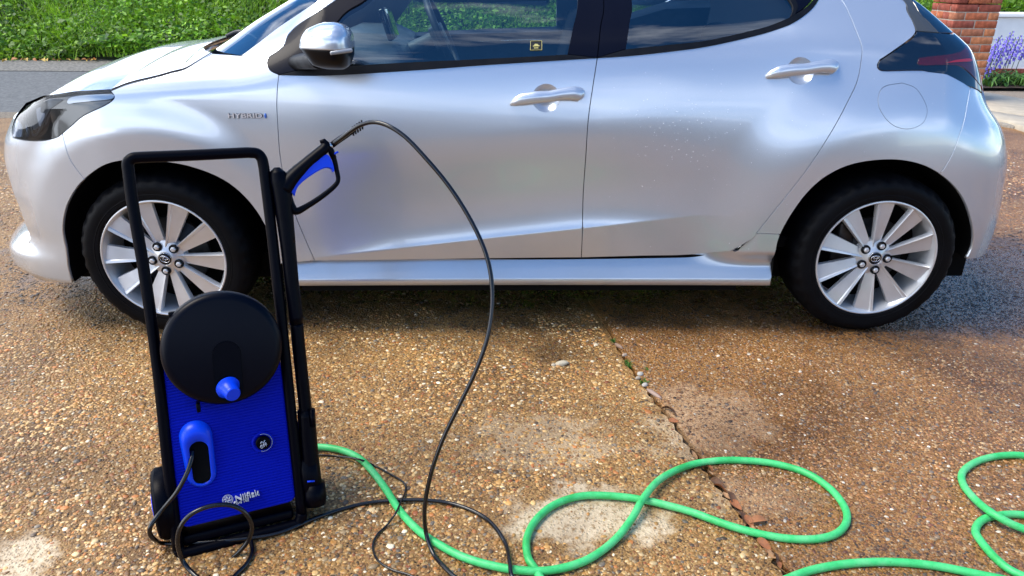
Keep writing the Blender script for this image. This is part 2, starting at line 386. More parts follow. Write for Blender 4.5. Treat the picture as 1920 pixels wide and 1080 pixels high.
def skin(name, P, mat, parent, h=.02, off=0.0, gap=.0030, flange=.012, fn=inward, holes=(), mirror=False, profile=None, **kw):
    """a panel of the car's skin: outline P in (s,z); flange turns the rim inwards so the sheet has an edge"""
    if area2(P) < 0: P = P[::-1]
    if gap: P = shrink(P, gap)
    V, T = fill2d(P, h, holes, CREASE if 'door' in name and not mirror and mat is PAINT else None)
    pos = body(V[:, 0], V[:, 1], off, fn); nor = body_n(V[:, 0], V[:, 1], off, fn)
    if profile is not None:    # extra outward lift near the edge (domed parts)
        dd = dist_poly(P, V); pos = pos+nor*profile(dd)[:, None]
    vs = [tuple(p) for p in pos]; ns = [tuple(n) for n in nor]; fs = [tuple(t) for t in T]
    for H in [P]+list(holes):
        n = len(H); a = body(H[:, 0], H[:, 1], off, fn); nn = body_n(H[:, 0], H[:, 1], off, fn)
        if profile is not None: a = a+nn*profile(np.zeros(n))[:, None]
        b = a-nn*flange; base = len(vs)
        tang = np.roll(a, -1, 0)-np.roll(a, 1, 0); sid = np.cross(tang, nn); sid /= np.linalg.norm(sid, axis=1)[:, None]+1e-12
        m1 = nn*.6+sid*.8
        for k in range(n): vs.append(tuple(a[k])); ns.append(tuple(m1[k]))
        for k in range(n): vs.append(tuple(b[k])); ns.append(tuple(sid[k]))
        for k in range(n):
            k2 = (k+1) % n; fs.append((base+k, base+n+k, base+n+k2, base+k2))
    if mirror:
        vs = [(x, 1.74-y, z) for x, y, z in vs]; ns = [(x, -y, z) for x, y, z in ns]; fs = [f[::-1] for f in fs]
    me = mesh(name, vs, fs)
    l = np.array(ns); l /= np.linalg.norm(l, axis=1)[:, None]+1e-12
    if profile is None: me.normals_split_custom_set_from_vertices([tuple(x) for x in l])
    o = link(name, me, mat, None, **kw)
    if parent: put(o, parent)
    return o

CAR = empty('parked_car', (1.2, .87, 0), 'silver five-door hatchback with freshly washed wet paint parked across the driveway', 'car')

# ---- outlines traced from the photograph (pixels), turned into (s, z) on the skin
hood_seam = curve([(398,100),(370,117),(345,131),(318,138),(290,146),(240,158),(207,171)])
hl_top = curve([(207,171),(175,173),(140,175),(105,180),(75,187),(50,198)])
door_f = curve([(523,140),(520,165),(519,200),(521,240),(526,300),(538,355),(560,420),(590,489)])
door_m = curve([(1120,108),(1112,160),(1103,225),(1098,300),(1093,380),(1090,483)])
door_b1 = curve([(590,489),(700,488),(900,485),(1090,483)])
door_b2 = curve([(1090,483),(1200,480),(1290,478),(1370,471)])
door_r = curve([(1370,471),(1408,448),(1440,410),(1500,335),(1550,262),(1590,190),(1608,150),(1616,105),(1608,65),(1594,30),(1578,0), W(2.485,1.24), W(2.45,1.33), W(2.34,1.376)])
belt1 = curve([(523,140),(610,141),(767,132),(900,122),(1000,115.5),(1120,108)])
belt2 = curve([(1120,108),(1182,104),(1260,95.5),(1328,86),(1417,66),(1460,53),(1487,42),(1520,18),(1538,-12)])
archf = curve([(136,531),(126,490),(118,440),(122,395),(140,357),(165,330),(200,308),(245,300),(300,303),(350,311),(400,328),(440,352),(475,388),(500,430),(516,480),(522,520)])
archr = curve([(1449,520),(1455,470),(1463,440),(1485,400),(1515,360),(1550,330),(1595,309),(1650,300),(1700,302),(1745,316),(1785,345),(1810,380),(1824,425),(1824,460),(1812,486)])
FT = archf; RR = archr
# fender: seam top, A-pillar foot, door front line, sill top, arch, bumper seam
bump_seam_f = curve([(157,335),(142,315),(131,298),(122,272),(117,250)])
hl_low = curve([(117,250),(135,235),(152,220),(170,210),(192,200),(206,192),(214,184),(212,176),(207,171)])
def sub(c, a, b): return c[int(a*len(c)):int(math.ceil(b*len(c)))]
af = np.array(archf); k_b = int(np.argmin(np.linalg.norm(af-bump_seam_f[0], axis=1)))
a_pillar_foot = curve([(398,100),(425,102),(452,104),(480,104),(505,106)])
sail_low = curve([(505,106),(501,118),(507,132),(523,140)])
sill_tf = curve([(590,489),(575,490),(556,492),(530,494)])
k_e = int(np.argmin(np.linalg.norm(af-sill_tf[-1], axis=1)))
fender = loop(a_pillar_foot, sail_low, door_f, sill_tf, archf[k_b:k_e+1][::-1], bump_seam_f, hl_low, hood_seam[::-1])
skin('front_fender', fender, PAINT, CAR, h=.016)
def bowl_poly(px_c, w_px):
    k_ = w_px/135.0
    b_ = solve([(px_c[0]+26.5*math.cos(a)*k_, px_c[1]+27*math.sin(a)*k_) for a in np.linspace(0, 2*math.pi, 28, endpoint=False)])
    return b_[::-1] if area2(b_) < 0 else b_
BOWLF = bowl_poly((1024,184), 135); BOWLR = bowl_poly((1501,133), 130)
FDOOR = skin('front_door', loop(belt1, door_m, door_b1[::-1], door_f[::-1]), PAINT, CAR, h=.018, holes=[BOWLF])
# rear door with its frame behind the window
belt2b = curve([(1538,-12), W(2.36,1.26), W(2.22,1.34)])
RDOOR = skin('rear_door', loop(belt2, belt2b, [np.array([2.22,1.376])], door_r[::-1], door_b2[::-1], door_m[::-1]), PAINT, CAR, h=.018, holes=[BOWLR])
# sill
def sill_fn(x, z):
    a = inward(x, z); b = inward_sill(x, z); t = ss(1.85, 2.12, x)*ss(.262, .335, z); return b*(1-t)+a*t
sill_top = curve([(530,494),(556,492),(590,490),(900,487),(1090,484),(1290,480),(1370,473),(1390,462),(1410,446),(1414,438),(1459,439)], fn=sill_fn)
sill_top = [p+np.array((0, .011)) if k < len(sill_top)*.6 else p for k, p in enumerate(sill_top)]
sill_bot = [np.array((x, .196)) for x in np.linspace(sill_top[0][0]+.04, archr[0][0], 24)]
ar = np.array(archr); k_s = int(np.argmin(np.linalg.norm(ar-sill_top[-1], axis=1)))
sl = loop(sill_top[:-18], [])if False else None
skin('sill', loop(sill_top, archr[:k_s+1][::-1], sill_bot[::-1]), PAINT, CAR, h=.012, fn=sill_fn)
# quarter panel: rear door line, c-pillar, hatch edge, tail lamp, rear bumper seam, arch
bump_seam_r = curve([(1769,318),(1785,290),(1800,250),(1812,205),(1820,163)])
k_r = int(np.argmin(np.linalg.norm(ar-bump_seam_r[0], axis=1)))
tl_low = curve([(1820,163),(1800,150),(1780,138),(1762,133),(1740,132),(1700,132),(1660,133),(1648,130),(1645,122),(1650,112)])
tl_up = curve([(1650,112),(1680,92),(1700,78),(1712,68),(1717,58),(1712,42),(1700,18),(1688,-4), W(2.80,1.26), W(2.80,1.36)])
fuel_c = curve([(1692,155),(1718,166),(1736,195),(1738,215),(1728,233),(1705,242),(1680,238),(1660,222),(1647,198),(1648,175),(1660,161),(1692,155)])[:-1]
fuelP = np.array(fuel_c);
if area2(fuelP) < 0: fuelP = fuelP[::-1]
quarter = loop(door_r, [np.array([2.40,1.385]), np.array([2.75,1.385])], tl_up[::-1], tl_low[::-1], bump_seam_r[::-1], archr[k_s:k_r+1][::-1], curve([(1459,439),(1414,438)]), curve([(1414,438),(1410,446),(1390,462),(1370,471)]))
skin('quarter_panel', quarter, PAINT, CAR, h=.018, holes=[fuelP])
skin('fuel_flap', fuelP, PAINT, CAR, h=.018, gap=.0028, off=.0005)
# bumpers (the skin from the seam to the car's centre)
fb_low = [np.array((x, z)) for x, z in zip(np.linspace(archf[0][0], S0+.01, 40), np.interp(np.linspace(0, 1, 40), [0, .25, 1], [archf[0][1], .165, .16]))]
hl_under = curve([(117,250),(105,258),(85,263),(60,264),(40,262),(24,258)])
fr_edge = hl_under[-1]
fbump = loop(archf[:k_b+1][::-1], fb_low, [np.array((S0+.01, z)) for z in np.linspace(.18, .76, 30)], [np.array((s, .76-.0*s)) for s in np.linspace(S0+.03, fr_edge[0]-.02, 12)], hl_under[::-1], bump_seam_f[::-1])
skin('front_bumper', fbump, PAINT, CAR, h=.014)
rb_low = [np.array((x, z)) for x, z in zip(np.linspace(archr[-1][0], S1-.01, 40), np.linspace(archr[-1][1], .20, 40))]
tl_r = curve([(1820,163),(1835,170),(1845,176)])
rbump = loop(bump_seam_r, tl_r, [np.array((s, tl_r[-1][1])) for s in np.linspace(tl_r[-1][0]+.02, S1-.01, 14)], [np.array((S1-.01, z)) for z in np.linspace(.80, .24, 26)], rb_low[::-1], archr[k_r:][::-1])
skin('rear_bumper', rbump, PAINT, CAR, h=.016)
# tail lamp with the gloss black wing that joins the hatch glass
tr_edge = curve([(1845,176),(1850,150),(1850,120),(1847,90)])
hatch_low = curve([(1847,90),(1830,84),(1805,73),(1785,60)])
tl_in = curve([(1717,58),(1740,60),(1765,62),(1785,64)])
k_u = int(np.argmin(np.linalg.norm(np.array(tl_up)-tl_in[0], axis=1)))
tail = loop(tl_low[::-1][0:1], tl_low, tl_up[:k_u+1], tl_in, hatch_low[::-1], tr_edge[::-1], tl_r[::-1])
TL = skin('tail_light', tail, GLOSSBLACK, CAR, h=.012, off=.004)
for nm, px, mt, of in (('lens', [(1722,108),(1760,104),(1800,96),(1838,90),(1846,120),(1846,160),(1836,160),(1822,142),(1800,124),(1770,121),(1722,121)], DARKRED, .0062), ('reflector', [(1770,117),(1790,112),(1815,109),(1819,114),(1800,115)], REDLENS, .0082)):
    o = skin(nm, loop(curve(px+[px[0]], n=3)), mt, TL, h=.012, off=of, gap=0, flange=.003)
o = skin('red_lens', loop(curve([(1846,95),(1850,120),(1851,145),(1846,172)], n=4), curve([(1846,172),(1837,160),(1842,130),(1846,95)], n=4)), REDLENS, TL, h=.01, off=.007, gap=0, flange=.004)
# hatch side glass and grey insert
k = k_u
skin('hatch_trim', loop(tl_up[k_u:], curve([W(2.80,1.36), W(2.86,1.36)]), curve([W(2.86,1.36), W(2.88,1.24), (1703,-4),(1722,22),(1745,45),(1760,62)]), tl_in[::-1][len(tl_in)//3:]), simple('grey_trim', (.05,.055,.06), .45), CAR, h=.02, off=.001)
skin('hatch_glass', loop(curve([(1760,62),(1745,45),(1722,22),(1703,-4), W(2.88,1.24), W(2.86,1.36)]), [np.array((s, 1.38)) for s in np.linspace(2.90, S1-.01, 16)], [np.array((S1-.01, z)) for z in np.linspace(1.36, 1.07, 12)], [np.array((s, 1.065)) for s in np.linspace(S1-.03, hatch_low[-1][0]+.06, 12)], hatch_low[::-1][0:1], curve([(1785,62),(1760,62)])), GLOSSBLACK, CAR, h=.025, off=.003)
skin('tailgate', loop([np.array((tr_edge[-1][0], 1.055))], [np.array((s, 1.055)) for s in np.linspace(tr_edge[-1][0]+.03, S1-.01, 12)], [np.array((S1-.01, z)) for z in np.linspace(1.0, .84, 6)], [np.array((s, .82)) for s in np.linspace(S1-.01, tr_edge[0][0]+.02, 10)]), PAINT, CAR, h=.03)

# ---- window surrounds and glass
molding = BLACKTRIM
gl1_bot = curve([(566,130),(660,123),(767,116.5),(900,110.5),(1063,102)])
gl1_front = curve([(566,130),(600,90),(643,28),(690,-4), W(.86,1.27), W(1.0,1.345)])
gl1_top = [np.array((s, 1.36)) for s in np.linspace(1.04, 1.44, 8)]
gl1_rear = curve([(1063,102),(1073,55),(1083,0), W(1.46,1.34)])
seal = curve([(505,106),(522,95),(533,84),(541,64),(560,46),(600,20),(640,-8), W(.79,1.27), W(.93,1.36)])
top1 = [np.array((s, 1.378)) for s in np.linspace(.97, 1.52, 10)]
mid_up = curve([(1120,108),(1126,50),(1132,0), W(1.53,1.37)])
skin('belt_moulding', loop(belt1, [gl1_bot[-1]], gl1_bot[::-1]), molding, CAR, h=.02, off=.004, gap=.0005, flange=.02)
skin('window_frame', loop(sail_low, gl1_bot[:1], gl1_front, gl1_top, gl1_rear[::-1], belt1[-1:], mid_up, top1[::-1], seal[::-1]), PILLARBLACK, CAR, h=.02, off=.001, flange=.03)
skin('side_window', loop(gl1_bot, gl1_rear, gl1_top[::-1], gl1_front[::-1]), GLASS, CAR, h=.03, off=-.006, gap=-.004, flange=.004)
gl2_bot = curve([(1174,92),(1250,84),(1328,75),(1417,55),(1450,45),(1483,31)])
gl2_rear = curve([(1483,31),(1481,0), W(2.22,1.30)])
gl2_front = curve([(1174,92),(1181,45),(1185,0), W(1.62,1.34)])
gl2_top = [np.array((s, 1.36)) for s in np.linspace(1.64, 2.08, 8)]
skin('belt_moulding', loop(belt2, [gl2_rear[0]], gl2_bot[::-1]) if False else loop(belt2, curve([(1530,-12),(1512,12),(1483,31)]), gl2_bot[::-1], [belt2[0]]), molding, CAR, h=.02, off=.004, gap=.0005, flange=.02)
skin('door_pillar', loop(mid_up, [np.array((1.60,1.378))], gl2_front[::-1]), PILLARBLACK, CAR, h=.02, off=.001, flange=.03)
skin('side_window', loop(gl2_bot, gl2_rear, gl2_top[::-1], gl2_front[::-1]), GLASS, CAR, h=.03, off=-.006, gap=-.004, flange=.004)
skin('window_divider', loop(curve([(1483,31),(1481,0), W(2.22,1.30)]), curve([W(2.25,1.30),(1490,-2),(1491,26)])), molding, CAR, h=.02, off=.002, gap=0, flange=.02)
skin('quarter_window', loop(curve([(1491,26),(1513,10),(1530,-12)]), curve([(1530,-12), W(2.33,1.26), W(2.25,1.30)]), curve([W(2.25,1.30),(1490,-2),(1491,26)])), PILLARBLACK, CAR, h=.02, off=-.003, gap=0)
skin('window_frame', loop([np.array((1.60,1.378))], [np.array((s, 1.36)) for s in np.linspace(1.62, 2.08, 5)], [np.array((2.22,1.30))], [np.array((2.30,1.29))], [np.array((2.20,1.34))], [np.array((2.1,1.378))]), molding, CAR, h=.03, gap=0)
# A pillar
ws_edge = curve([(452,104),(480,83),(520,52),(560,25),(600,-2), W(.80,1.28), W(.98,1.40)])
skin('windscreen_pillar', loop(ws_edge, [np.array((1.0,1.40))], [np.array((.96,1.375))], seal[::-1], curve([(505,106),(480,104),(452,104)])), PAINT, CAR, h=.016, fn=lambda x, z: inward(x, z)+.0)
# backing behind the shut lines
def strip_back(c, wd, dp=-.010):
    c = np.array(c); t = np.gradient(c, axis=0); t /= np.linalg.norm(t, axis=1)[:, None]+1e-9; n = np.stack([-t[:, 1], t[:, 0]], -1)
    a = c+n*wd; b = c-n*wd; A = body(a[:, 0], a[:, 1], dp); B = body(b[:, 0], b[:, 1], dp); m = len(c)
    return [*A, *B], [(i, i+1, m+i+1, m+i) for i in range(m-1)]
allb = [strip_back(hood_seam, .006, -.008)]+[strip_back(c, .02) for c in (door_f, door_m, door_r[10:-8], bump_seam_f, bump_seam_r, list(fuelP)+[fuelP[0]], mid_up)]
for V, F in allb: put(link('seam_backing', mesh('seam_backing', V, F), DARK), CAR)

# ---- bonnet, windscreen, roof: lofted across from the near edge to its mirror image
def loft(name, edge, mat, crown, n=24, bow=None, sy=None, **kw):
    vs = []; m = len(edge)
    for k, e in enumerate(edge):
        x, y, z = e; cr_ = crown(k/(m-1)) if callable(crown) else crown; bw = bow(k/(m-1)) if bow else 0
        for j in range(n+1):
            yy = y+(1.74-2*y)*j/n; u = (yy-.87)/(.87-y); f = 1-abs(u)**2.2
            g = 1-abs(u)**7
            vs.append((x+bw*g, yy, z+cr_*f))
    fs = [(k*(n+1)+j, (k+1)*(n+1)+j, (k+1)*(n+1)+j+1, k*(n+1)+j+1) for k in range(m-1) for j in range(n)]
    me = mesh(name, vs, fs); bm = bmesh.new(); bm.from_mesh(me); bmesh.ops.recalc_face_normals(bm, faces=bm.faces); bm.to_mesh(me); bm.free()
    o = link(name, me, mat, **kw); put(o, CAR); return o
hs = np.array(hood_seam); ht = np.array(hl_top)
he = np.array(loop(hood_seam, hl_top)); hp = body(he[:, 0], he[:, 1], .001)
front_run = [np.array((s, z)) for s, z in zip(np.linspace(he[-1][0]-.03, S0+.05, 8), np.linspace(he[-1][1]-.01, .765, 8))]
hp = np.vstack([hp, body(np.array(front_run)[:, 0], np.array(front_run)[:, 1])])
hp2 = hp.copy(); hp2[:, 1] += .002
loft('bonnet', hp2, PAINT, lambda t: .012+.07*ss(-.1, .5, np.array(t))*(1-ss(.65, 1, np.array(t))), bow=lambda t: -.10*(1-ss(0, .35, np.array(t))))
we = np.array(ws_edge); wp = body(we[:, 0], we[:, 1], -.004)
WSG = simple('windscreen_dark_glass', (.012,.022,.016), .04, coat=1.0)
loft('windscreen', wp, GLASS, 0.01, bow=lambda t: -.17+.05*t)
tp = body(np.linspace(.98, 2.84, 30), np.full(30, 1.40)); tp[:, 1] += .0
loft('roof', tp, PAINT, 0.055)
sk = [np.array((s, z)) for s, z in ((.965,1.376),(1.5,1.38),(1.9,1.38),(2.4,1.386),(2.78,1.386),(2.84,1.40),(1.9,1.402),(1.4,1.402),(1.0,1.401))]
skin('roof_rail', np.array(sk), PAINT, CAR, h=.03, gap=0)
# cowl: black scuttle between bonnet and windscreen, with wipers
cow = []
xe = body(*np.array(curve([(398,100),(452,104)]))[[0, -1]].T)
A_, B_ = xe[0], xe[1]
nn_ = 26; vs = []
for j in range(nn_+1):
    y = .17+(1.40)*j/nn_; u = (y-.87)/.7; g = 1-abs(u)**7
    vs += [(A_[0]-.10*g-.02, y, A_[2]-.045+.03*(1-u*u)), (A_[0]-.06*g+.03, y, A_[2]-.075+.03*(1-u*u)), (B_[0]-.165*g+.02, y, B_[2]-.01+.005*(1-u*u))]
fs = [(j*3+k, j*3+k+1, (j+1)*3+k+1, (j+1)*3+k) for j in range(nn_) for k in range(2)]
put(link('scuttle_panel', mesh('scuttle_panel', vs, fs), simple('scuttle_plastic', (.010,.011,.016), .6, spec=.3, bmp=.2)), CAR)
for (pts, r) in (([YP(425,68,.42), YP(447,60,.42), YP(470,66,.40), YP(482,74,.36)], .010), ([YP(452,62,.9), YP(470,50,.95), YP(497,47,1.0)], .010)):
    p = cr_spline([np.array(q) for q in pts], 6); tube('wiper', p, [.008, .009, .007, .005], simple('wiper_black', (.006,.007,.012), .4), CAR, seg=10)

# ---- wheel arch liners, underbody
def liner(arch, name):
    a = np.array(arch); P = body(a[:, 0], a[:, 1], -.010); vs = []; fs = []; c = np.array([P[:, 0].mean(), 0, .30])
    for d in (0, .05, .30):
        q = P.copy(); q[:, 1] = P[:, 1]+d; v = q-c; v[:, 1] = 0; q = q+v*(.02 if d > 0 else 0.0); vs += list(q)
    n = len(P); fs = [(r*n+k, r*n+k+1, (r+1)*n+k+1, (r+1)*n+k) for r in range(2) for k in range(n-1)]
    b = len(vs); vs.append((c[0], P[:, 1].mean()+.30, .3)); fs += [(2*n+k, 2*n+k+1, b) for k in range(n-1)]
    put(link(name, mesh(name, vs, fs), DARK), CAR)
liner(archf, 'arch_liner'); liner(archr, 'arch_liner')
box('underbody', (1.22, .87, .205), 1.80, .66, .05, DARK, CAR)
box('underbody_side', (1.27, .12, .235), .80, .07, .07, DARK, CAR)
box('rear_axle', (2.57, .87, .22), .06, .62, .05, DARK, CAR)
# far side of the car (seen through the glass and from beside)
far = loop([np.array((s, .19)) for s in np.linspace(.42, 2.15, 20)], [np.array((s, z)) for s, z in ((2.2,.45),(2.35,.60),(2.57,.665),(2.8,.60),(2.92,.40),(2.95,.22))],
           [np.array((s, .22)) for s in np.linspace(3.1, S1-.01, 8)], [np.array((S1-.01, z)) for z in (.5,.8,1.0)], [np.array((s, z)) for s, z in ((3.2,1.03),(3.0,1.04),(2.85,1.1),(2.7,1.25),(2.55,1.39),(2.2,1.39),(1.5,1.39),(1.0,1.39),(.8,1.28),(.55,1.13),(.36,1.0),(.20,.985),(0,.93),(-.2,.87),(-.4,.84),(-.7,.8))],
           [np.array((S0+.01, z)) for z in (.78,.5,.2)], [np.array((s, .17)) for s in np.linspace(S0+.1, -.45, 8)], [np.array((s, z)) for s, z in ((-.33,.25),(-.36,.42),(-.22,.60),(0,.665),(.22,.60),(.36,.42),(.38,.22))])
fw1 = np.array([(.66,1.0),(.80,1.16),(1.0,1.30),(1.12,1.345),(1.46,1.35),(1.50,.965),(1.0,.945),(.66,.925)]); fw2 = np.array([(1.60,1.0),(1.58,1.35),(1.95,1.34),(2.12,1.25),(2.20,1.17),(2.05,1.10),(1.85,1.04)])
skin('far_body_side', far, PAINT, CAR, h=.035, gap=0, holes=[fw1[::-1] if area2(fw1) < 0 else fw1, fw2[::-1] if area2(fw2) < 0 else fw2], mirror=True)
skin('far_side_window', fw1, GLASS, CAR, h=.05, off=-.01, gap=0, flange=.002, mirror=True)
skin('far_side_window', fw2, GLASS, CAR, h=.05, off=-.01, gap=0, flange=.002, mirror=True)
# interior
def trim_wall(name, pts, mat, mirror):
    P = np.array(pts); P = P[::-1] if area2(P) < 0 else P; skin(name, P, mat, CAR, h=.06, off=-.07, gap=0, flange=.05, mirror=mirror)
trim_wall('far_door_trim', [(.62,.30),(2.2,.30),(2.3,1.12),(2.05,1.11),(1.85,1.05),(1.5,.985),(1.0,.962),(.62,.94)], INTGREY, True)
trim_wall('door_trim', [(.62,.30),(2.2,.30),(2.15,1.06),(2.0,1.03),(1.85,1.0),(1.5,.96),(1.0,.925),(.62,.90)], INTERIOR, False)
tube('trim_strip', [(1.0,1.60,.90),(1.3,1.60,.915),(1.6,1.595,.925),(1.75,1.595,.92)], .006, CHROME, CAR, seg=8)
box('cabin_floor', (1.5, .87, .33), 1.05, .75, .02, DARK, CAR)
box('bulkhead', (.40, .87, .60), .03, .72, .30, DARK, CAR)
vs = []
prof = [(.36,.93),(.50,.985),(.66,.985),(.76,.94),(.80,.85),(.78,.62)]
for y in np.linspace(.12, 1.62, 24): vs += [(x, y, z+.012*math.sin(y*9)) for x, z in prof]
fs = [(a*6+b, (a+1)*6+b, (a+1)*6+b+1, a*6+b+1) for a in range(23) for b in range(5)]
put(link('dashboard', mesh('dashboard', vs, fs), INTGREY), CAR)
box('dash_screen', (.73, .87, 1.04), .012, .11, .065, GLOSSBLACK, CAR, bev=.008, X=(.96,0,.28), Z=(-.28,0,.96))
# steering wheel on the far (right-hand) side
sc_ = np.array((.93, 1.26, .965)); ax = np.array((math.cos(rad(24)), 0, math.sin(rad(24)))); uu = np.array((0, 1.0, 0)); vv = np.cross(ax, uu)
ring = [sc_+.18*(math.cos(a)*uu+math.sin(a)*vv) for a in np.linspace(0, 2*math.pi, 40, endpoint=False)]
SW = tube('steering_wheel', ring, .016, simple('wheel_rim_grey', (.05,.06,.075), .45), CAR, seg=12, closed=True)
V, F = join_data([box_data(sc_-ax*.02, ax*.03, uu*.07, vv*.055), box_data(sc_-ax*.01, ax*.008, uu*.17, vv*.016), box_data(sc_-ax*.01+vv*.09, ax*.008, uu*.02, vv*.08), tube_data([sc_-ax*.03, sc_-ax*.25], .035, 12)])
put(link('steering_hub', bevel_mesh(mesh('hub', V, F, False), .008), INTGREY), SW)
def seat(x, y, nm='front_seat'):
    lean = np.array((.26, 0, .966)); px_ = np.array((.966, 0, -.26)); yy = np.array((0, 1., 0))
    V, F = join_data([box_data((x-.22, y, .52), (.25,0,0), (0,.24,0), (0,0,.08)), box_data(np.array((x+.08, y, .80)), px_*.06, yy*.23, lean*.29)])
    s_ = put(link(nm, bevel_mesh(mesh(nm, V, F, False), .05, 4), FABRIC), CAR)
    V, F = box_data(np.array((x+.185, y, 1.20)), px_*.045, yy*.12, lean*.085); put(link('head_restraint', bevel_mesh(mesh('head_restraint', V, F, False), .035, 4), FABRIC), s_)
seat(1.45, .47); seat(1.45, 1.27)
V, F = join_data([box_data((2.28, .87, .66), (.07,0,0), (0,.62,0), (0,0,.36))]); put(link('rear_seat', bevel_mesh(mesh('rear_seat', V, F, False), .06, 4), FABRIC), CAR)
V, F = join_data([box_data((2.55, .87, .98), (.28,0,0), (0,.62,0), (0,0,.012))]); put(link('parcel_shelf', mesh('parcel_shelf', V, F, False), INTERIOR), CAR)
# sticker on the front side window
sq = np.array(curve([(995,77),(1016,76.5),(1016,93.5),(994.5,94),(995,77)], n=1))[:-1]
YEL = simple('sticker_yellow', (.55,.48,.16), .5)
STK = skin('window_sticker', sq, simple('sticker_black', (.012,.012,.01), .4), CAR, h=.02, off=-.003, gap=0, flange=.001)
P = [body(*q, -.0015) for q in sq]; fr_ = []
for k in range(4): fr_.append(tube_data([P[k], P[(k+1) % 4]], .0008, 6))
q = [YP(999, 86.5, .1), YP(1003,82.5,.1), YP(1009,82.5,.1), YP(1013,86.5,.1)]
u_, v_ = P[1]-P[0], P[3]-P[0]
def sp_(a, b): return P[0]+u_*a+v_*b+np.array((0,-.0012,0))
carp = [sp_(.2,.52), sp_(.3,.5), sp_(.38,.32), sp_(.62,.32), sp_(.72,.48), sp_(.82,.52), sp_(.8,.6), sp_(.2,.6)]
b = 0; V, F = join_data(fr_+[(carp, [tuple(range(8))]), ([sp_(.32,.72), sp_(.7,.72), sp_(.7,.82), sp_(.32,.82)], [(0,1,2,3)])]); put(link('sticker_print', mesh('print', V, F, False), YEL), STK)

# ---- door handles: bowl recess and grip
def handle(px_c, w_px, bow_, parent):
    k_ = w_px/135.0
    V2, T2 = fill2d(bow_, .006); ctr = bow_.mean(0); rr_ = np.linalg.norm((V2-ctr)/np.abs(bow_-ctr).max(0), axis=1).clip(0, 1)
    pos = body(V2[:, 0], V2[:, 1]); nor = body_n(V2[:, 0], V2[:, 1]); pos = pos-nor*(.022*(1-rr_**2.6)+.0006)[:, None]
    put(link('handle_bowl', mesh('bowl', pos, T2), PAINT), parent)
    ln = [(-67,8), (-60,3), (-45,-3), (-20,-7), (5,-9), (30,-13), (52,-14), (63,-11), (67,-6)]
    sz = solve([(px_c[0]+dx*k_, px_c[1]+(dy+4)*k_) for dx, dy in ln])
    of = [.002, .010, .016, .020, .021, .020, .016, .010, .004]
    pts = [body(a[0], a[1], o_) for a, o_ in zip(sz, of)]
    return tube('door_handle', cr_spline(pts, 6), [.003, .008, .0125, .0132, .0120, .0125, .0150, .0150, .008], PAINT, parent, seg=20, flat=1.55)
handle((1024,184), 135, BOWLF, FDOOR); handle((1501,133), 130, BOWLR, RDOOR)

# ---- headlight: clear lens over a recessed bowl
hl_front = curve([(24,258),(23,245),(28,228),(38,212),(50,198)])
hl = loop(hl_top, hl_front[::-1], hl_under[::-1], hl_low)
HL = skin('headlight', hl, GLOSSBLACK, CAR, h=.012, off=-.013, gap=-.001, flange=-.012)
LENSM, t_, b_ = newmat('headlight_lens'); t_.nodes.remove(b_); o_ = t_.nodes['Material Output']
a1 = t_.nodes.new('ShaderNodeBsdfTransparent'); a1.inputs[0].default_value = (.9,.92,.94,1); a2 = t_.nodes.new('ShaderNodeBsdfGlossy'); a2.inputs['Roughness'].default_value = .02
f_ = t_.nodes.new('ShaderNodeFresnel'); f_.inputs[0].default_value = 1.5; m_ = t_.nodes.new('ShaderNodeMixShader'); t_.links.new(f_.outputs[0], m_.inputs[0]); t_.links.new(a1.outputs[0], m_.inputs[1]); t_.links.new(a2.outputs[0], m_.inputs[2]); t_.links.new(m_.outputs[0], o_.inputs['Surface'])
skin('lens', hl, LENSM, HL, h=.014, off=.001, gap=.001, flange=.001)
GREYR = simple('reflector_grey', (.05,.06,.075), .3, metal=.5)
for nm, px, mt, of in (('light_strip', [(124,192),(128,185),(140,181),(170,178),(205,177),(212,180),(206,186),(170,190),(140,193),(128,195),(124,192)], simple('light_strip_white', (.75,.78,.8), .15, metal=.3), -.004),
    ('bezel', [(50,205),(62,197),(90,188),(112,187),(108,192),(85,215),(68,250),(56,256),(52,240),(50,205)], GREYR, -.010),
    ('projector', [(65,205),(72,202),(73,212),(80,213),(79,222),(74,232),(71,238),(67,225),(65,205)], simple('projector_pale', (.6,.64,.72), .2, metal=.5), -.008),
    ('projector', [(57,236),(59,244),(66,242),(70,238),(66,248),(60,252),(57,246),(57,236)], CHROME, -.008),
    ('side_reflector', [(24,256),(23,244),(27,228),(31,226),(38,235),(38,256),(24,256)], simple('side_reflector_blue', (.42,.52,.66), .12, metal=.7), -.003)):
    skin(nm, loop(curve(px, n=3)), mt, HL, h=.012, off=of, gap=0, flange=.004)

# ---- front bumper corner blade
blade = [YP(18,462,.20), YP(30,440,.185), YP(47,432,.18), YP(62,446,.16), YP(64,474,.12)]
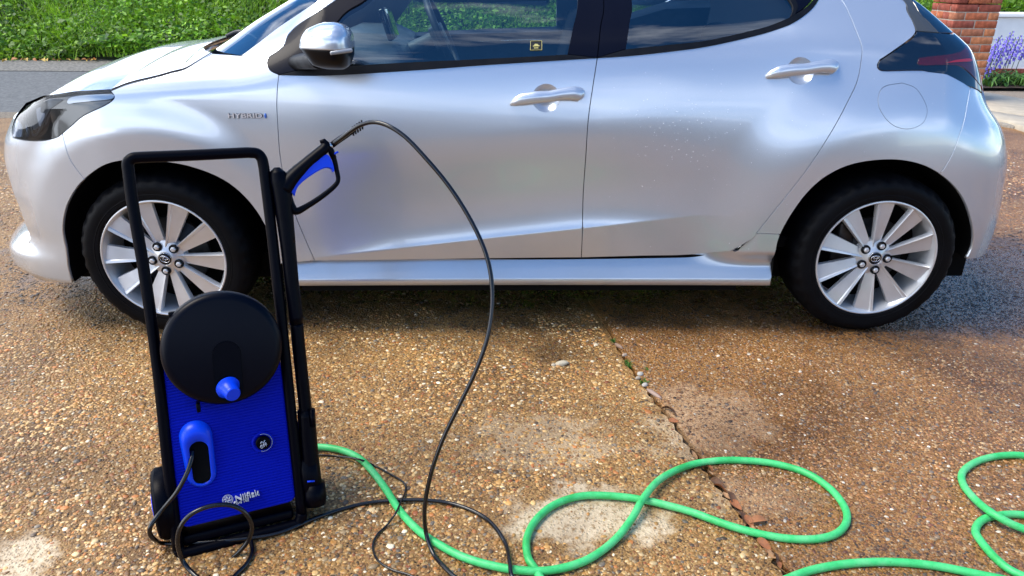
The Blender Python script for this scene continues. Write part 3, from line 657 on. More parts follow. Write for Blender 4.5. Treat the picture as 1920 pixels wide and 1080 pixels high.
# ---- mirror
MIR = None
mo = np.array(YP(612, 88, -.14)); mh = YP(612,42,-.14)[2]-YP(612,134,-.14)[2]
def mirror_shape(name, zlo, zhi, mat, grow=0.0, parent=None):
    """rounded wedge-shaped housing, wide face to the rear; rows in z"""
    rows = 18; vs = []; sg = 28; x0, x1 = YP(562,88,-.14)[0], YP(661,88,-.14)[0]; zt, zb_ = YP(612,42,-.14)[2], YP(612,130,-.14)[2]
    for i in range(rows+1):
        t = zlo+(zhi-zlo)*i/rows; z = zb_+(zt-zb_)*t
        # silhouettes traced from the side
        le = np.interp(t, [0,.04,.1,.29,.46,.63,.75,.865,.96,1], [.45,.33,.20,.10,0,.035,.09,.18,.37,.50]); re = np.interp(t, [0,.04,.1,.29,.46,.63,.75,.865,.96,1], [.80,.87,.92,.985,1,.99,.975,.92,.83,.68])
        xa, xb = x0+(x1-x0)*le-grow, x0+(x1-x0)*re+grow; yd = .105*math.sqrt(max(.02, 1-abs(2*t-1)**3.0))+grow
        for k in range(sg):
            a = 2*math.pi*k/sg; c, s_ = math.cos(a), math.sin(a)
            ex = (abs(c)**.75)*(1 if c > 0 else -1); ey = (abs(s_)**.8)*(1 if s_ > 0 else -1)
            xx = (xa+xb)/2+(xb-xa)/2*ex; yy = -.13+yd*ey*(.55+.45*(ex+1)/2)
            vs.append((xx, yy, z))
    fs = [(i*sg+k, i*sg+(k+1) % sg, (i+1)*sg+(k+1) % sg, (i+1)*sg+k) for i in range(rows) for k in range(sg)]
    fs += [tuple(reversed(range(sg))), tuple(rows*sg+k for k in range(sg))]
    o = link(name, mesh(name, vs, fs), mat); put(o, parent or CAR); return o
MIR = mirror_shape('wing_mirror', 0, .47, simple('mirror_black', (.0012,.0014,.003), .3, spec=.2))
mirror_shape('mirror_cap', .47, 1.0, PAINT, .002, MIR)
V, F = join_data([tube_data(cr_spline([YP(600,112,-.10), YP(578,114,-.03), YP(560,116,.03), YP(552,118,.08)], 5), [.028,.026,.024,.022], 14), ])
put(link('mirror_arm', mesh('arm', V, F), BLACKTRIM), MIR)
put(link('indicator', bevel_mesh(mesh('indicator', *box_data(YP(640,97,-.229), (.032,.004,.004), (-.002,.005,0), (0,0,.0055)), False), .004, 3), simple('indicator_lens', (.22,.23,.25), .1, coat=1)), MIR)

# ---- HYBRID badge on the wing
def text_mesh(body_, size=1.0, ext=.0, sx=1.0, off=0.0):
    cu = bpy.data.curves.new('txt', 'FONT'); cu.body = body_; cu.size = size; cu.extrude = ext; cu.align_x = 'CENTER'; cu.align_y = 'CENTER'; cu.offset = off; cu.resolution_u = 3
    ob = bpy.data.objects.new('txt', cu); col.objects.link(ob); bpy.context.view_layer.update()
    me = bpy.data.meshes.new_from_object(ob.evaluated_get(bpy.context.evaluated_depsgraph_get())); bpy.data.objects.remove(ob); bpy.data.curves.remove(cu)
    co = np.zeros(len(me.vertices)*3); me.vertices.foreach_get('co', co); co = co.reshape(-1, 3); co[:, 0] *= sx
    me.vertices.foreach_set('co', co.ravel()); me.update(); return me
def place_text(name, me, P0, X, Yv, mat, parent):
    """local x,y,z of the lettering mesh -> world along X, Yv (already scaled), centred at P0"""
    co = np.zeros(len(me.vertices)*3); me.vertices.foreach_get('co', co); co = co.reshape(-1, 3)
    X, Yv = np.array(X, float), np.array(Yv, float); Zv = np.cross(X, Yv); Zv /= np.linalg.norm(Zv)
    w_ = np.array(P0)+co[:, :1]*X+co[:, 1:2]*Yv+co[:, 2:]*Zv
    me.vertices.foreach_set('co', w_.ravel()); me.update(); me.materials.clear()
    return put(link(name, me, mat), parent)
m_ = text_mesh('HYBRID', 1, 0.0015, 1.0, .015); xs = [v.co.x for v in m_.vertices]; wd = max(xs)-min(xs)
pa, pb = body(*solve([(428,217)])[0], .002), body(*solve([(492,217)])[0], .002); hx_ = (pb-pa)/wd; up_ = np.array((0,.0,1.))*(.0215)
BGL = simple('badge_silver', (.75,.78,.82), .2, metal=.4, coat=1)
place_text('badge', m_, (pa+pb)/2+np.array((0,-.001,0)), hx_, up_, BGL, CAR)
m2_ = text_mesh('HYBRID', 1, 0.0006, 1.0, .055); place_text('badge_edge', m2_, (pa+pb)/2+np.array((.0006,0,-.0006)), hx_, up_, simple('badge_edge_dark', (.03,.04,.06), .4), CAR)
pc_ = body(*solve([(498,217)])[0], .003)
V, F = join_data([lathe_data([(0,.002),(.0055,.002),(.0065,0),(.0055,-.002)], 14, pc_, (0,-1,0), (0,0,1))])
V = [tuple(pc_+(np.array(v)-pc_)*np.array((.62,1,1.35))) for v in V]
put(link('badge', mesh('badge', V, F), simple('badge_blue', (.02,.12,.5), .2, coat=1)), CAR)

# ---- wheels
def ell(Cn, U_, V_, a, b, r, rot=0.0, n=28):
    c, s_ = math.cos(rot), math.sin(rot); p = []
    for k in range(n):
        t = 2*math.pi*k/n; x, y = a*math.cos(t), b*math.sin(t); p.append(np.array(Cn)+np.array(U_)*(x*c-y*s_)+np.array(V_)*(x*s_+y*c))
    return tube_data(p, r, 6, True)
def make_wheel(px, py, yface, rot):
    c = YP(px, py, yface+.012); A = np.array((0, -1., 0)); U_ = np.array((1., 0, 0)); V_ = np.array((0, 0, 1.)); R = c[2]
    R = min(max(R, .285), .305); O = np.array((c[0], yface, c[2]))
    seg = 144; prof = [(.212,-.19),(.218,-.012),(.2205,.004),(.224,.0075),(.232,.006),(.246,.0075),(.262,.0085),(.276,.004),(.2865,-.006),(.2935,-.016),(R+.0005,-.030),(R+.002,-.075),(R+.002,-.115),(R,-.160),(.283,-.185),(.25,-.195),(.212,-.19)]
    vs, fs = lathe_data(prof, seg, O, A, U_)
    for i, (r, h) in enumerate(prof):
        for k in range(seg):
            v = vs[i*seg+k]
            if i in (8, 9) and (k % 4) < 2: vs[i*seg+k] = v-A*.004-(v-O)*.012
            if i in (10, 11, 12) and (k % 6) < 2: vs[i*seg+k] = v-(v-O)*np.array((1, 0, 1))*.007
    T = put(link('wheel', mesh('tyre', vs, fs), RUBBER), CAR)
    # raised ring and size marks on the sidewall
    lathe('tyre_bead', [(.236,.0064),(.237,.0078),(.239,.0078),(.240,.0068)], RUBBER, T, 96, O, A, U_)
    # rim: outer lip, barrel, ten twisted spokes, hub
    parts = [lathe_data([(.2195,.0005),(.2185,.0055),(.2150,.0065),(.2115,.0045),(.2095,-.004),(.203,-.016),(.199,-.045),(.197,-.16)], 96, O, A, U_)]
    def pt(r, ang, h): return O+A*h+(U_*math.cos(ang)+V_*math.sin(ang))*r
    for k in range(10):
        ph = rot+rad(22)+k*2*math.pi/10
        rs = np.linspace(.042, .2095, 8); rowsv = []
        for j, r in enumerate(rs):
            t = j/7; ol = .0130+.0200*t; ot = .0135+.0215*t; lead = ph+math.asin(ol/r); mid = lead-rad(np.interp(t, [0, .4, 1], [6.5, 4.5, 3.2])); trail = ph-math.asin(ot/r)
            hb = np.interp(t, [0, .25, .8, 1], [-.014, -.010, -.002, -.001])
            rowsv.append([pt(r, lead+rad(.6), hb-.020), pt(r, lead, hb-.003), pt(r, (lead*.75+mid*.25), hb+.0015), pt(r, mid, hb-.001), pt(r, mid-rad(.9), hb-.0045), pt(r, trail, hb-.010-.004*t), pt(r, trail-rad(.5), hb-.026)])
        vs = [p for rw in rowsv for p in rw]; n7 = 7
        fs = [(j*n7+q, j*n7+q+1, (j+1)*n7+q+1, (j+1)*n7+q) for j in range(7) for q in range(6)]
        parts.append((vs, fs))
    parts.append(lathe_data([(.0,-.006),(.026,-.006),(.030,-.009),(.046,-.015),(.064,-.020),(.072,-.040)], 60, O, A, U_))
    V, F = join_data(parts); me = mesh('rim', V, F); bm = bmesh.new(); bm.from_mesh(me); bmesh.ops.recalc_face_normals(bm, faces=bm.faces); bm.to_mesh(me); bm.free(); me.set_sharp_from_angle(angle=rad(28))
    put(link('rim', me, ALLOY), T)
    # brake disc and dark backing
    lathe('brake_disc', [(.0,-.062),(.055,-.062),(.060,-.072),(.132,-.072),(.134,-.078),(.134,-.09)], DISC, T, 64, O, A, U_)
    lathe('wheel_back', [(.0,-.125),(.196,-.125)], DARK, T, 48, O, A, U_)
    put(link('brake_caliper', bevel_mesh(mesh('cal', *box_data(O-A*.07+(U_*math.cos(2.5)+V_*math.sin(2.5))*.125, U_*.030, A*.025, V_*.05), False), .01, 2), DISC), T)
    for k in range(5):
        a = rot+rad(0)+k*2*math.pi/5; p = O+(U_*math.cos(a)+V_*math.sin(a))*.0485
        lathe('nut_pocket', [(.0,-.0085),(.0148,-.0085),(.0156,-.0074),(.0164,-.0085),(.0168,-.014)], BLACKTRIM, T, 20, p, A, U_)
        lathe('wheel_nut', [(.0,-.0015),(.0062,-.0015),(.0092,-.0035),(.0100,-.0135)], ALLOY, T, 6, p, A, U_, sharp=25)
    CP = lathe('centre_cap', [(.0,-.0012),(.018,-.0018),(.0225,-.0035),(.0245,-.008)], BLACKTRIM, T, 32, O, A, U_)
    cc = O-A*.0008; r_ = rot-rad(68)
    U2 = U_*math.cos(r_)+V_*math.sin(r_); V2 = -U_*math.sin(r_)+V_*math.cos(r_)
    V, F = join_data([ell(cc, U2, V2, .0165, .0118, .0011), ell(cc, U2, V2, .0052, .0115, .0010), ell(cc+V2*.0045, U2, V2, .0105, .0046, .0010), lathe_data([(.0225,-.002),(.0232,-.001),(.0238,-.003)], 32, O, A, U_)])
    put(link('cap_emblem', mesh('emblem', V, F), CHROME), T)
    return T
make_wheel(311, 484, .022, rad(46)); make_wheel(1639, 483, .022, rad(68))
for x in (-.004, 2.566):   # far-side tyres
    vs, fs = lathe_data([(.2,-.09),(.222,-.1),(.27,-.1),(.298,-.08),(.3,0),(.298,.08),(.27,.1),(.2,.1)], 48, (x, 1.61, .30), (0, 1, 0), (1, 0, 0)); put(link('wheel', mesh('tyre', vs, fs), RUBBER), CAR)

# ================================================================ ground
SOIL = simple('joint_soil', (.035,.024,.014), .9, var=.5, vscale=60, bmp=.5, bscale=90, bdist=.01)
def mat_slab(name, warm, wetbias):
    m, t, b = newmat(name); Lk = t.links
    tcn = t.nodes.new('ShaderNodeTexCoord')
    def vor(scale, feat='F1'):
        v = t.nodes.new('ShaderNodeTexVoronoi'); v.inputs['Scale'].default_value = scale; v.feature = feat
        n = t.nodes.new('ShaderNodeTexNoise'); n.inputs['Scale'].default_value = scale*.9; n.inputs['Detail'].default_value = 2
        mm = t.nodes.new('ShaderNodeMixRGB'); mm.blend_type = 'LINEAR_LIGHT'; mm.inputs[0].default_value = .35/scale
        Lk.new(tcn.outputs['Object'], n.inputs['Vector']); Lk.new(tcn.outputs['Object'], mm.inputs[1]); Lk.new(n.outputs['Color'], mm.inputs[2]); Lk.new(mm.outputs[0], v.inputs['Vector']); return v
    v = vor(115); v2 = vor(260)
    sp1 = t.nodes.new('ShaderNodeSeparateColor'); Lk.new(v.outputs['Color'], sp1.inputs[0])
    stones = ramp(t, sp1.outputs[0], [(0, (.05,.035,.025)), (.14, (.13,.08,.045)), (.3, (.30,.17,.07)), (.45, (.20,.13,.08)), (.6, (.36,.22,.10)), (.75, (.22,.10,.05)), (.88, (.42,.33,.22)), (.96, (.62,.57,.48))])
    stones.color_ramp.interpolation = 'CONSTANT'
    sp2 = t.nodes.new('ShaderNodeSeparateColor'); Lk.new(v2.outputs['Color'], sp2.inputs[0])
    sand = ramp(t, sp2.outputs[1], [(0, (.10,.062,.026)), (.5, (.25,.155,.062)), (1, (.38,.27,.14))])
    edge = ramp(t, v.outputs['Distance'], [(.30, (0,0,0)), (.46, (1,1,1))])
    mx1 = t.nodes.new('ShaderNodeMixRGB'); Lk.new(edge.outputs[0], mx1.inputs[0]); Lk.new(stones.outputs[0], mx1.inputs[1]); Lk.new(sand.outputs[0], mx1.inputs[2])
    # pale bare cement patches, each with its own shape
    g = t.nodes.new('ShaderNodeNewGeometry'); sx = t.nodes.new('ShaderNodeSeparateXYZ'); Lk.new(g.outputs['Position'], sx.inputs[0])
    nb = noise(t, 9, 6, .65); 
    def blob(cx_, cy_, rx_, ry_, lo, hi, amt=.9):
        mpn = t.nodes.new('ShaderNodeMapping'); mpn.vector_type = 'TEXTURE'; mpn.inputs['Location'].default_value = (cx_, cy_, 0); mpn.inputs['Scale'].default_value = (rx_, ry_, 1000)
        Lk.new(g.outputs['Position'], mpn.inputs['Vector']); ln = t.nodes.new('ShaderNodeVectorMath'); ln.operation = 'LENGTH'; Lk.new(mpn.outputs[0], ln.inputs[0])
        ad = t.nodes.new('ShaderNodeMath'); ad.operation = 'MULTIPLY_ADD'; ad.inputs[1].default_value = amt*1.9; Lk.new(nb.outputs['Fac'], ad.inputs[0]); Lk.new(ln.outputs['Value'], ad.inputs[2])
        mr = t.nodes.new('ShaderNodeMapRange'); mr.inputs['From Min'].default_value = hi+amt*.45; mr.inputs['From Max'].default_value = lo+amt*.45; Lk.new(ad.outputs[0], mr.inputs['Value']); return mr
    def mixin(fac, prev, colr, k=1.0):
        ml = t.nodes.new('ShaderNodeMath'); ml.operation = 'MULTIPLY'; ml.inputs[1].default_value = k; Lk.new(fac, ml.inputs[0])
        q = t.nodes.new('ShaderNodeMixRGB'); Lk.new(ml.outputs[0], q.inputs[0]); Lk.new(prev, q.inputs[1])
        if isinstance(colr, tuple): q.inputs[2].default_value = (*colr, 1)
        else: Lk.new(colr, q.inputs[2])
        return q.outputs[0]
    cem = ramp(t, noise(t, 70, 5, .7).outputs['Fac'], [(.36, (.26,.18,.10)), (.46, (.50,.45,.38)), (.7, (.66,.62,.55))])
    cur = mx1.outputs[0]
    P1 = G(1100, 965); P2 = G(5, 1060); P3 = G(1330, 790); P4 = G(1020, 830); P5 = G(1400, 930)
    for P_, rx_, ry_, k in ((P1, .34, .19, 1.0), (P2, .18, .16, 1.0), (P4, .34, .26, .45), (P3, .34, .34, .50), (P5, .25, .14, .35)):
        bl = blob(P_[0], P_[1], rx_, ry_, .85, 1.12); cur = mixin(bl.outputs[0], cur, cem.outputs[0], k)
    # large damp/dry variation
    big = ramp(t, noise(t, 1.7, 5, .6).outputs['Fac'], [(.34, (.45,.39,.33)), (.52, (.95,.90,.84)), (.70, (1.2,1.16,1.08))])
    mu = t.nodes.new('ShaderNodeMixRGB'); mu.blend_type = 'MULTIPLY'; mu.inputs[0].default_value = 1; Lk.new(cur, mu.inputs[1]); Lk.new(big.outputs[0], mu.inputs[2])
    mw = t.nodes.new('ShaderNodeMixRGB'); mw.blend_type = 'MULTIPLY'; mw.inputs[0].default_value = 1; mw.inputs[2].default_value = (*warm, 1); Lk.new(mu.outputs[0], mw.inputs[1])
    # wet patches, darker and glossy; the under-car one also paints in shade
    wet = None
    for (X_, Y_, rx_, ry_) in ((3.75, .55, 1.35, .62), (1.2, .88, 2.6, .82), (2.9, .25, 1.0, .34)):
        q = blob(X_, Y_, rx_, ry_, .95, 1.30, .7)
        if wet is None: wet = q.outputs[0]
        else:
            mxm = t.nodes.new('ShaderNodeMath'); mxm.operation = 'MAXIMUM'; Lk.new(wet, mxm.inputs[0]); Lk.new(q.outputs[0], mxm.inputs[1]); wet = mxm.outputs[0]
    dk = t.nodes.new('ShaderNodeMixRGB'); dk.blend_type = 'MULTIPLY'; dk.inputs[0].default_value = 1; dk.inputs[2].default_value = (.36,.32,.32, 1); Lk.new(mw.outputs[0], dk.inputs[1])
    fin = t.nodes.new('ShaderNodeMixRGB'); Lk.new(wet, fin.inputs[0]); Lk.new(mw.outputs[0], fin.inputs[1]); Lk.new(dk.outputs[0], fin.inputs[2]); 
    Lk.new(fin.outputs[0], b.inputs['Base Color'])
    rg = t.nodes.new('ShaderNodeMapRange'); rg.inputs['To Min'].default_value = .55 if not wetbias else .4; rg.inputs['To Max'].default_value = .22; Lk.new(wet, rg.inputs['Value']); Lk.new(rg.outputs[0], b.inputs['Roughness'])
    sg_ = t.nodes.new('ShaderNodeMapRange'); sg_.inputs['To Min'].default_value = .35; sg_.inputs['To Max'].default_value = 1.0; Lk.new(wet, sg_.inputs['Value']); Lk.new(sg_.outputs[0], b.inputs['Specular IOR Level'])
    # relief
    hr = ramp(t, v.outputs['Distance'], [(0, (1,1,1)), (.5, (0,0,0))]); ad = t.nodes.new('ShaderNodeMath'); ad.operation = 'MULTIPLY_ADD'; ad.inputs[1].default_value = .35; n9 = noise(t, 420, 3)
    Lk.new(n9.outputs['Fac'], ad.inputs[0]); Lk.new(hr.outputs[0], ad.inputs[2]); bump(t, b, ad.outputs[0], .75, .004)
    return m
SLAB_L = mat_slab('exposed_aggregate_left', (1.12,1.0,.80), False); SLAB_R = mat_slab('exposed_aggregate_right', (1.08,.84,.62), True)
crack_px = [(1140,620),(1160,655),(1183,690),(1212,728),(1240,765),(1270,800),(1300,845),(1325,880),(1352,915),(1385,955),(1415,995),(1445,1035),(1478,1080)]
crack = [G(*p) for p in crack_px]
d0 = crack[0]-crack[3]; d0 /= np.linalg.norm(d0); d1 = crack[-1]-crack[-4]; d1 /= np.linalg.norm(d1)
crack = [crack[0]+d0*k for k in (3.4, 2.0, 1.0, .5, .2)]+crack+[crack[-1]+d1*k for k in (.3, .8, 1.6, 4, 9)]
cs = np.array(cr_spline(crack, 8)); YB = 4.3
cs = cs[(cs[:, 1] < YB) & (cs[:, 1] > -9)]; cs = np.vstack([[cs[0][0]+(YB-cs[0][1])*d0[0]/d0[1], YB, 0], cs])
tt = np.gradient(cs, axis=0); tt /= np.linalg.norm(tt, axis=1)[:, None]; nn2 = np.stack([-tt[:, 1], tt[:, 0], 0*tt[:, 0]], -1)
if nn2[0][0] > 0: nn2 = -nn2     # points to the left slab
wj_ = np.clip(np.interp(cs[:, 1], [-1.2, -.6, -.1, .1], [1, .85, .45, .12]), .1, 1)
jl = wj_*np.array([.009+.005*math.sin(i*1.7)+.004*rng.random() for i in range(len(cs))]); jr = wj_*np.array([.006+.004*math.sin(i*2.3+1)+.004*rng.random() for i in range(len(cs))])
EL = cs+nn2*jl[:, None]; ER = cs-nn2*jr[:, None]
def slab(name, edge, xfar, mat, top=0.0):
    vs = []; n = len(edge)
    for e in edge: vs += [(xfar, e[1], top), (e[0], e[1], top), (e[0], e[1], -.12), (xfar, e[1], -.12)]
    fs = [(i*4+a, i*4+(a+1) % 4, (i+1)*4+(a+1) % 4, (i+1)*4+a) for i in range(n-1) for a in range(3)]
    fs += [(0, 1, 2, 3), tuple((n-1)*4+a for a in (3, 2, 1, 0))]
    me = mesh(name, vs, fs, False); bm = bmesh.new(); bm.from_mesh(me); bmesh.ops.recalc_face_normals(bm, faces=bm.faces); bm.to_mesh(me); bm.free()
    return link(name, me, mat, kind='structure')
slab('driveway', EL, -13.0, SLAB_L); slab('driveway', ER, 8.5, SLAB_R, .003)
def sheet(name, x0, x1, y0, y1, z, mat, nx=1, ny=1):
    return link(name, mesh(name, [(x0,y0,z),(x1,y0,z),(x1,y1,z),(x0,y1,z)], [(0,1,2,3)], False), mat, kind='structure')
sheet('ground', -120, 120, -120, 120, -.045, simple('bare_ground', (.10,.085,.06), .9, var=.3, vscale=3))
ASPH = simple('asphalt', (.135,.137,.132), .85, var=.5, vscale=34, bmp=.5, bscale=420, bdist=.004)
sheet('road', -60, 60, 4.35, 7.6, -.012, ASPH)
sheet('verge_strip', -60, 60, 7.6, 9.3, -.006, simple('gritty_verge', (.20,.185,.155), .9, var=.7, vscale=30, bmp=.7, bscale=200, bdist=.01))
sheet('gravel_apron', -13, 8.5, 4.30, 4.62, -.004, simple('gravel_apron', (.22,.18,.13), .9, var=.5, vscale=70, bmp=.7, bscale=200, bdist=.01))

# ---- pebbles set proud in the concrete near the camera
def pebbles(name, n, region, size, tint, keep, mat, seed, z0=0.0):
    r = np.random.default_rng(seed)
    # sample uniformly over the picture part of the ground, weight by ground area
    pts = np.zeros((0, 2))
    x0, x1, y0, y1 = region
    P = np.stack([r.uniform(x0, x1, n), r.uniform(y0, y1, n)], -1)
    q = proj(np.column_stack([P, np.zeros(len(P))])); k = (q[:, 0] > -60) & (q[:, 0] < 1980) & (q[:, 1] < 1140)
    k &= keep(P, r); P = P[k]; n = len(P)
    sz = size*np.exp(r.normal(0, .33, n)); sz = np.clip(sz, size*.4, size*2.4)
    big = r.random(n) < .012; sz[big] *= 1.5
    asp = r.uniform(.55, .95, n); yaw = r.uniform(0, 2*np.pi, n); hgt = sz*r.uniform(.10, .26, n)*.8
    ring = 7; base = np.arange(ring)/ring*2*np.pi
    jit = r.uniform(.78, 1.18, (n, ring)); V = []
    def rowp(rr, zz):
        a = base[None]; x = np.cos(a)*jit*rr*sz[:, None]/2; y = np.sin(a)*jit*rr*(sz*asp)[:, None]/2
        X = x*np.cos(yaw)[:, None]-y*np.sin(yaw)[:, None]+P[:, :1]; Y = x*np.sin(yaw)[:, None]+y*np.cos(yaw)[:, None]+P[:, 1:2]
        return np.stack([X, Y, z0+hgt[:, None]*zz+0*X], -1)
    tx = r.normal(0, .12, (n, 1)); 
    V0 = rowp(1.0, -.25); V1 = rowp(.93, .45); V2 = rowp(.62, .88); top = np.stack([P[:, 0], P[:, 1], z0+hgt], -1)[:, None]
    VV = np.concatenate([V0, V1, V2, top], 1); m = ring*3+1
    tri = []
    for b_ in range(2):
        for k_ in range(ring):
            k2 = (k_+1) % ring; a, b, c, d = b_*ring+k_, b_*ring+k2, (b_+1)*ring+k2, (b_+1)*ring+k_
            tri += [(a, b, c), (a, c, d)]
    tri += [(2*ring+k_, 2*ring+(k_+1) % ring, 3*ring) for k_ in range(ring)]
    tri = np.array(tri); F = (tri[None]+(np.arange(n)*m)[:, None, None]).reshape(-1, 3)
    C = tint(n, r, P); C = np.repeat(C, len(tri), 0)
    me = npmesh(name, VV.reshape(-1, 3), F, C, True)
    return link(name, me, mat, kind='stuff', label=None)
PEBM = mat_tint('pebble_stone', .36, .5, nscale=350)
WET_SHADE = ((3.75, .55, 1.35, .62), (1.2, .88, 2.6, .82), (2.9, .25, 1.0, .34))  # middle ellipse also puts the shade under the car into the pebble colour
def wet_shade(P):
    nz_ = .12*np.sin(P[:, 0]*9+np.sin(P[:, 1]*13))+.08*np.sin(P[:, 0]*31+P[:, 1]*23); w_ = 0
    for (a, b_, c, d) in WET_SHADE: w_ = np.maximum(w_, 1-ss(.82, 1.12, np.hypot((P[:, 0]-a)/c, (P[:, 1]-b_)/d)+nz_))
    return w_
def mott(P):
    a, b_ = P[:, 0], P[:, 1]; v = np.sin(a*3.1+1.7*np.sin(b_*4.3))*np.sin(b_*5.2+a*1.9+1)+.6*np.sin(a*8.3+b_*6.1)*np.sin(b_*9.7-a*3)+.35*np.sin(a*21+2*np.sin(b_*17))*np.sin(b_*25)
    # damp hollow stain and the mossy band beside the front wheel
    st = 1-.6*(1-ss(.7, 1.1, np.hypot((a-1.37)/.085, (b_+.13)/.075)+.2*np.sin(a*90)*np.sin(b_*70)))-.45*(1-ss(.6, 1.2, np.hypot((a-.62)/.10, (b_+.10)/.07)))-.4*(1-ss(.6, 1.2, np.hypot((a+.65)/.35, (b_-.10)/.06)))
    return np.clip(.95+.27*v, .45, 1.35)*st
pal_L = np.array([(.42,.25,.09),(.36,.19,.06),(.52,.36,.17),(.22,.12,.05),(.60,.47,.28),(.09,.065,.045),(.17,.15,.13),(.46,.19,.06),(.33,.25,.15),(.80,.75,.64),(.26,.09,.035)])
wl = np.array([18,16,14,13,8,6,6,6,9,2.2,3.]); 
def tint_L(n, r, P):
    c = pal_L[r.choice(len(pal_L), n, p=wl/wl.sum())]*r.uniform(.75, 1.2, (n, 1)); 
    return c*np.array((1.14,1.02,.82))*((1-.84*wet_shade(P))*mott(P))[:, None]
pal_R = np.array([(.34,.16,.06),(.25,.115,.045),(.42,.25,.11),(.16,.085,.04),(.46,.31,.16),(.09,.055,.035),(.15,.115,.09),(.40,.18,.06),(.28,.19,.11),(.66,.58,.46),(.21,.08,.04)])
def tint_R(n, r, P):
    c = pal_R[r.choice(len(pal_R), n, p=wl/wl.sum())]*r.uniform(.75, 1.2, (n, 1)); return c*((1-.84*wet_shade(P))*mott(P))[:, None]
csx, csy = cs[::-1, 0], cs[::-1, 1]
def left_of(P): return P[:, 0] < np.interp(P[:, 1], csy, csx)-.02
def right_of(P): return P[:, 0] > np.interp(P[:, 1], csy, csx)+.015
Pa, Pb, Pc_, Pd = G(1100, 965), G(5, 1060), G(1330, 790), G(1080, 800)
def bare(P, r):
    d1_ = np.hypot((P[:, 0]-Pa[0])/.27, (P[:, 1]-Pa[1])/.15); d2_ = np.hypot((P[:, 0]-Pb[0])/.14, (P[:, 1]-Pb[1])/.13); d3_ = np.hypot((P[:, 0]-Pc_[0])/.32, (P[:, 1]-Pc_[1])/.34)
    d4_ = np.hypot((P[:, 0]-Pd[0])/.36, (P[:, 1]-Pd[1])/.20)
    nzv = .5+.5*np.sin(P[:, 0]*23+np.sin(P[:, 1]*31)*1.5)*np.sin(P[:, 1]*27+P[:, 0]*11); nz2 = np.sin(P[:, 0]*61+2*np.sin(P[:, 1]*47))*np.sin(P[:, 1]*73+P[:, 0]*29)
    p = 1-ss(.75, 1.15, np.minimum(d1_, d2_)+.28*nz2+.2*(nzv-.5)); p3 = np.clip(1-d3_, 0, 1)*.45; p4 = np.clip(1.15-d4_, 0, 1)*.55
    return r.random(len(P)) > np.clip(np.maximum(np.maximum(p, p3), p4), 0, .96)
def fade(P, r, y0, y1): return r.random(len(P)) < 1-np.clip((P[:, 1]-y0)/(y1-y0), 0, 1)*.75
def keepL(P, r): return left_of(P) & bare(P, r) & fade(P, r, -.3, .8)
def keepR(P, r): return right_of(P) & bare(P, r) & fade(P, r, -.3, .8)
pebbles('pebbles', 98000, (-1.4, 2.1, -1.35, .9), .0088, tint_L, keepL, PEBM, 5)
pebbles('pebbles', 95000, (.9, 3.9, -1.35, .9),   .0072, tint_R, keepR, PEBM, 6, .003)

def far_keep(P, r): return (P[:, 0] > 3.85) | (P[:, 1] > .85) & (r.random(len(P)) < 1.0)
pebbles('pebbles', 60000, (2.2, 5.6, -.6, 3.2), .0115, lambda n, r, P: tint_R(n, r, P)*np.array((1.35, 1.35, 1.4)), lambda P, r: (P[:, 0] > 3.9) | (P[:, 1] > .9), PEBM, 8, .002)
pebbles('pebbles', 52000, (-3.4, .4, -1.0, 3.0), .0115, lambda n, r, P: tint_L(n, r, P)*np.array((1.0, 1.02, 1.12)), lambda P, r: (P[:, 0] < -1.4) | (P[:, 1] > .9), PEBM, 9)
# ---- what has collected in the joint: fallen leaves, pebbles, moss
soil_v = []
for i in range(len(cs)): soil_v += [tuple(EL[i]+nn2[i]*.01+np.array((0,0,-.018))), tuple(ER[i]-nn2[i]*.01+np.array((0,0,-.018)))]
link('joint_soil', mesh('joint_soil', soil_v, [(2*i, 2*i+1, 2*i+3, 2*i+2) for i in range(len(cs)-1)]), SOIL, kind='structure')
LEAFM = [simple('dead_leaf_%s' % n_, c_, .7, var=.35, vscale=90) for n_, c_ in (('rust', (.26,.09,.03)), ('tan', (.34,.19,.09)), ('umber', (.10,.045,.02)))]
def leaf_mesh(L_, W_, curl):
    vs = []; n = 6
    for i in range(n+1):
        t = i/n; w_ = W_*math.sin(math.pi*min(1, t*.93+.04))**.8; z = curl*math.sin(t*math.pi*1.1); x = L_*(t-.5)
        vs += [(x, -w_/2, z+w_*.35), (x, 0, z), (x, w_/2, z+w_*.25)]
    return mesh('leaf', vs, [(i*3+a, i*3+a+1, (i+1)*3+a+1, (i+1)*3+a) for i in range(n) for a in (0, 1)])
ORD = ['first','second','third','fourth','fifth','sixth','seventh','eighth','ninth','tenth','eleventh','twelfth','thirteenth','fourteenth','fifteenth','sixteenth','seventeenth','eighteenth','nineteenth','twentieth','twenty-first','twenty-second']
def leaf_label(k):
    tone = ('rust-brown', 'tan', 'dark brown')[k % 3]
    if k < 5: return '%s dead leaf, %s down the driveway joint from the moss' % (tone, ORD[k])
    if k < 16: return '%s dead leaf, %s in the driveway joint inside the green hose loop' % (tone, ORD[k-5])
    return '%s dead leaf, %s in the driveway joint below the green hose loop' % (tone, ORD[k-16])
lms = [leaf_mesh(.05, .022, .006), leaf_mesh(.04, .018, -.004), leaf_mesh(.062, .02, .009)]
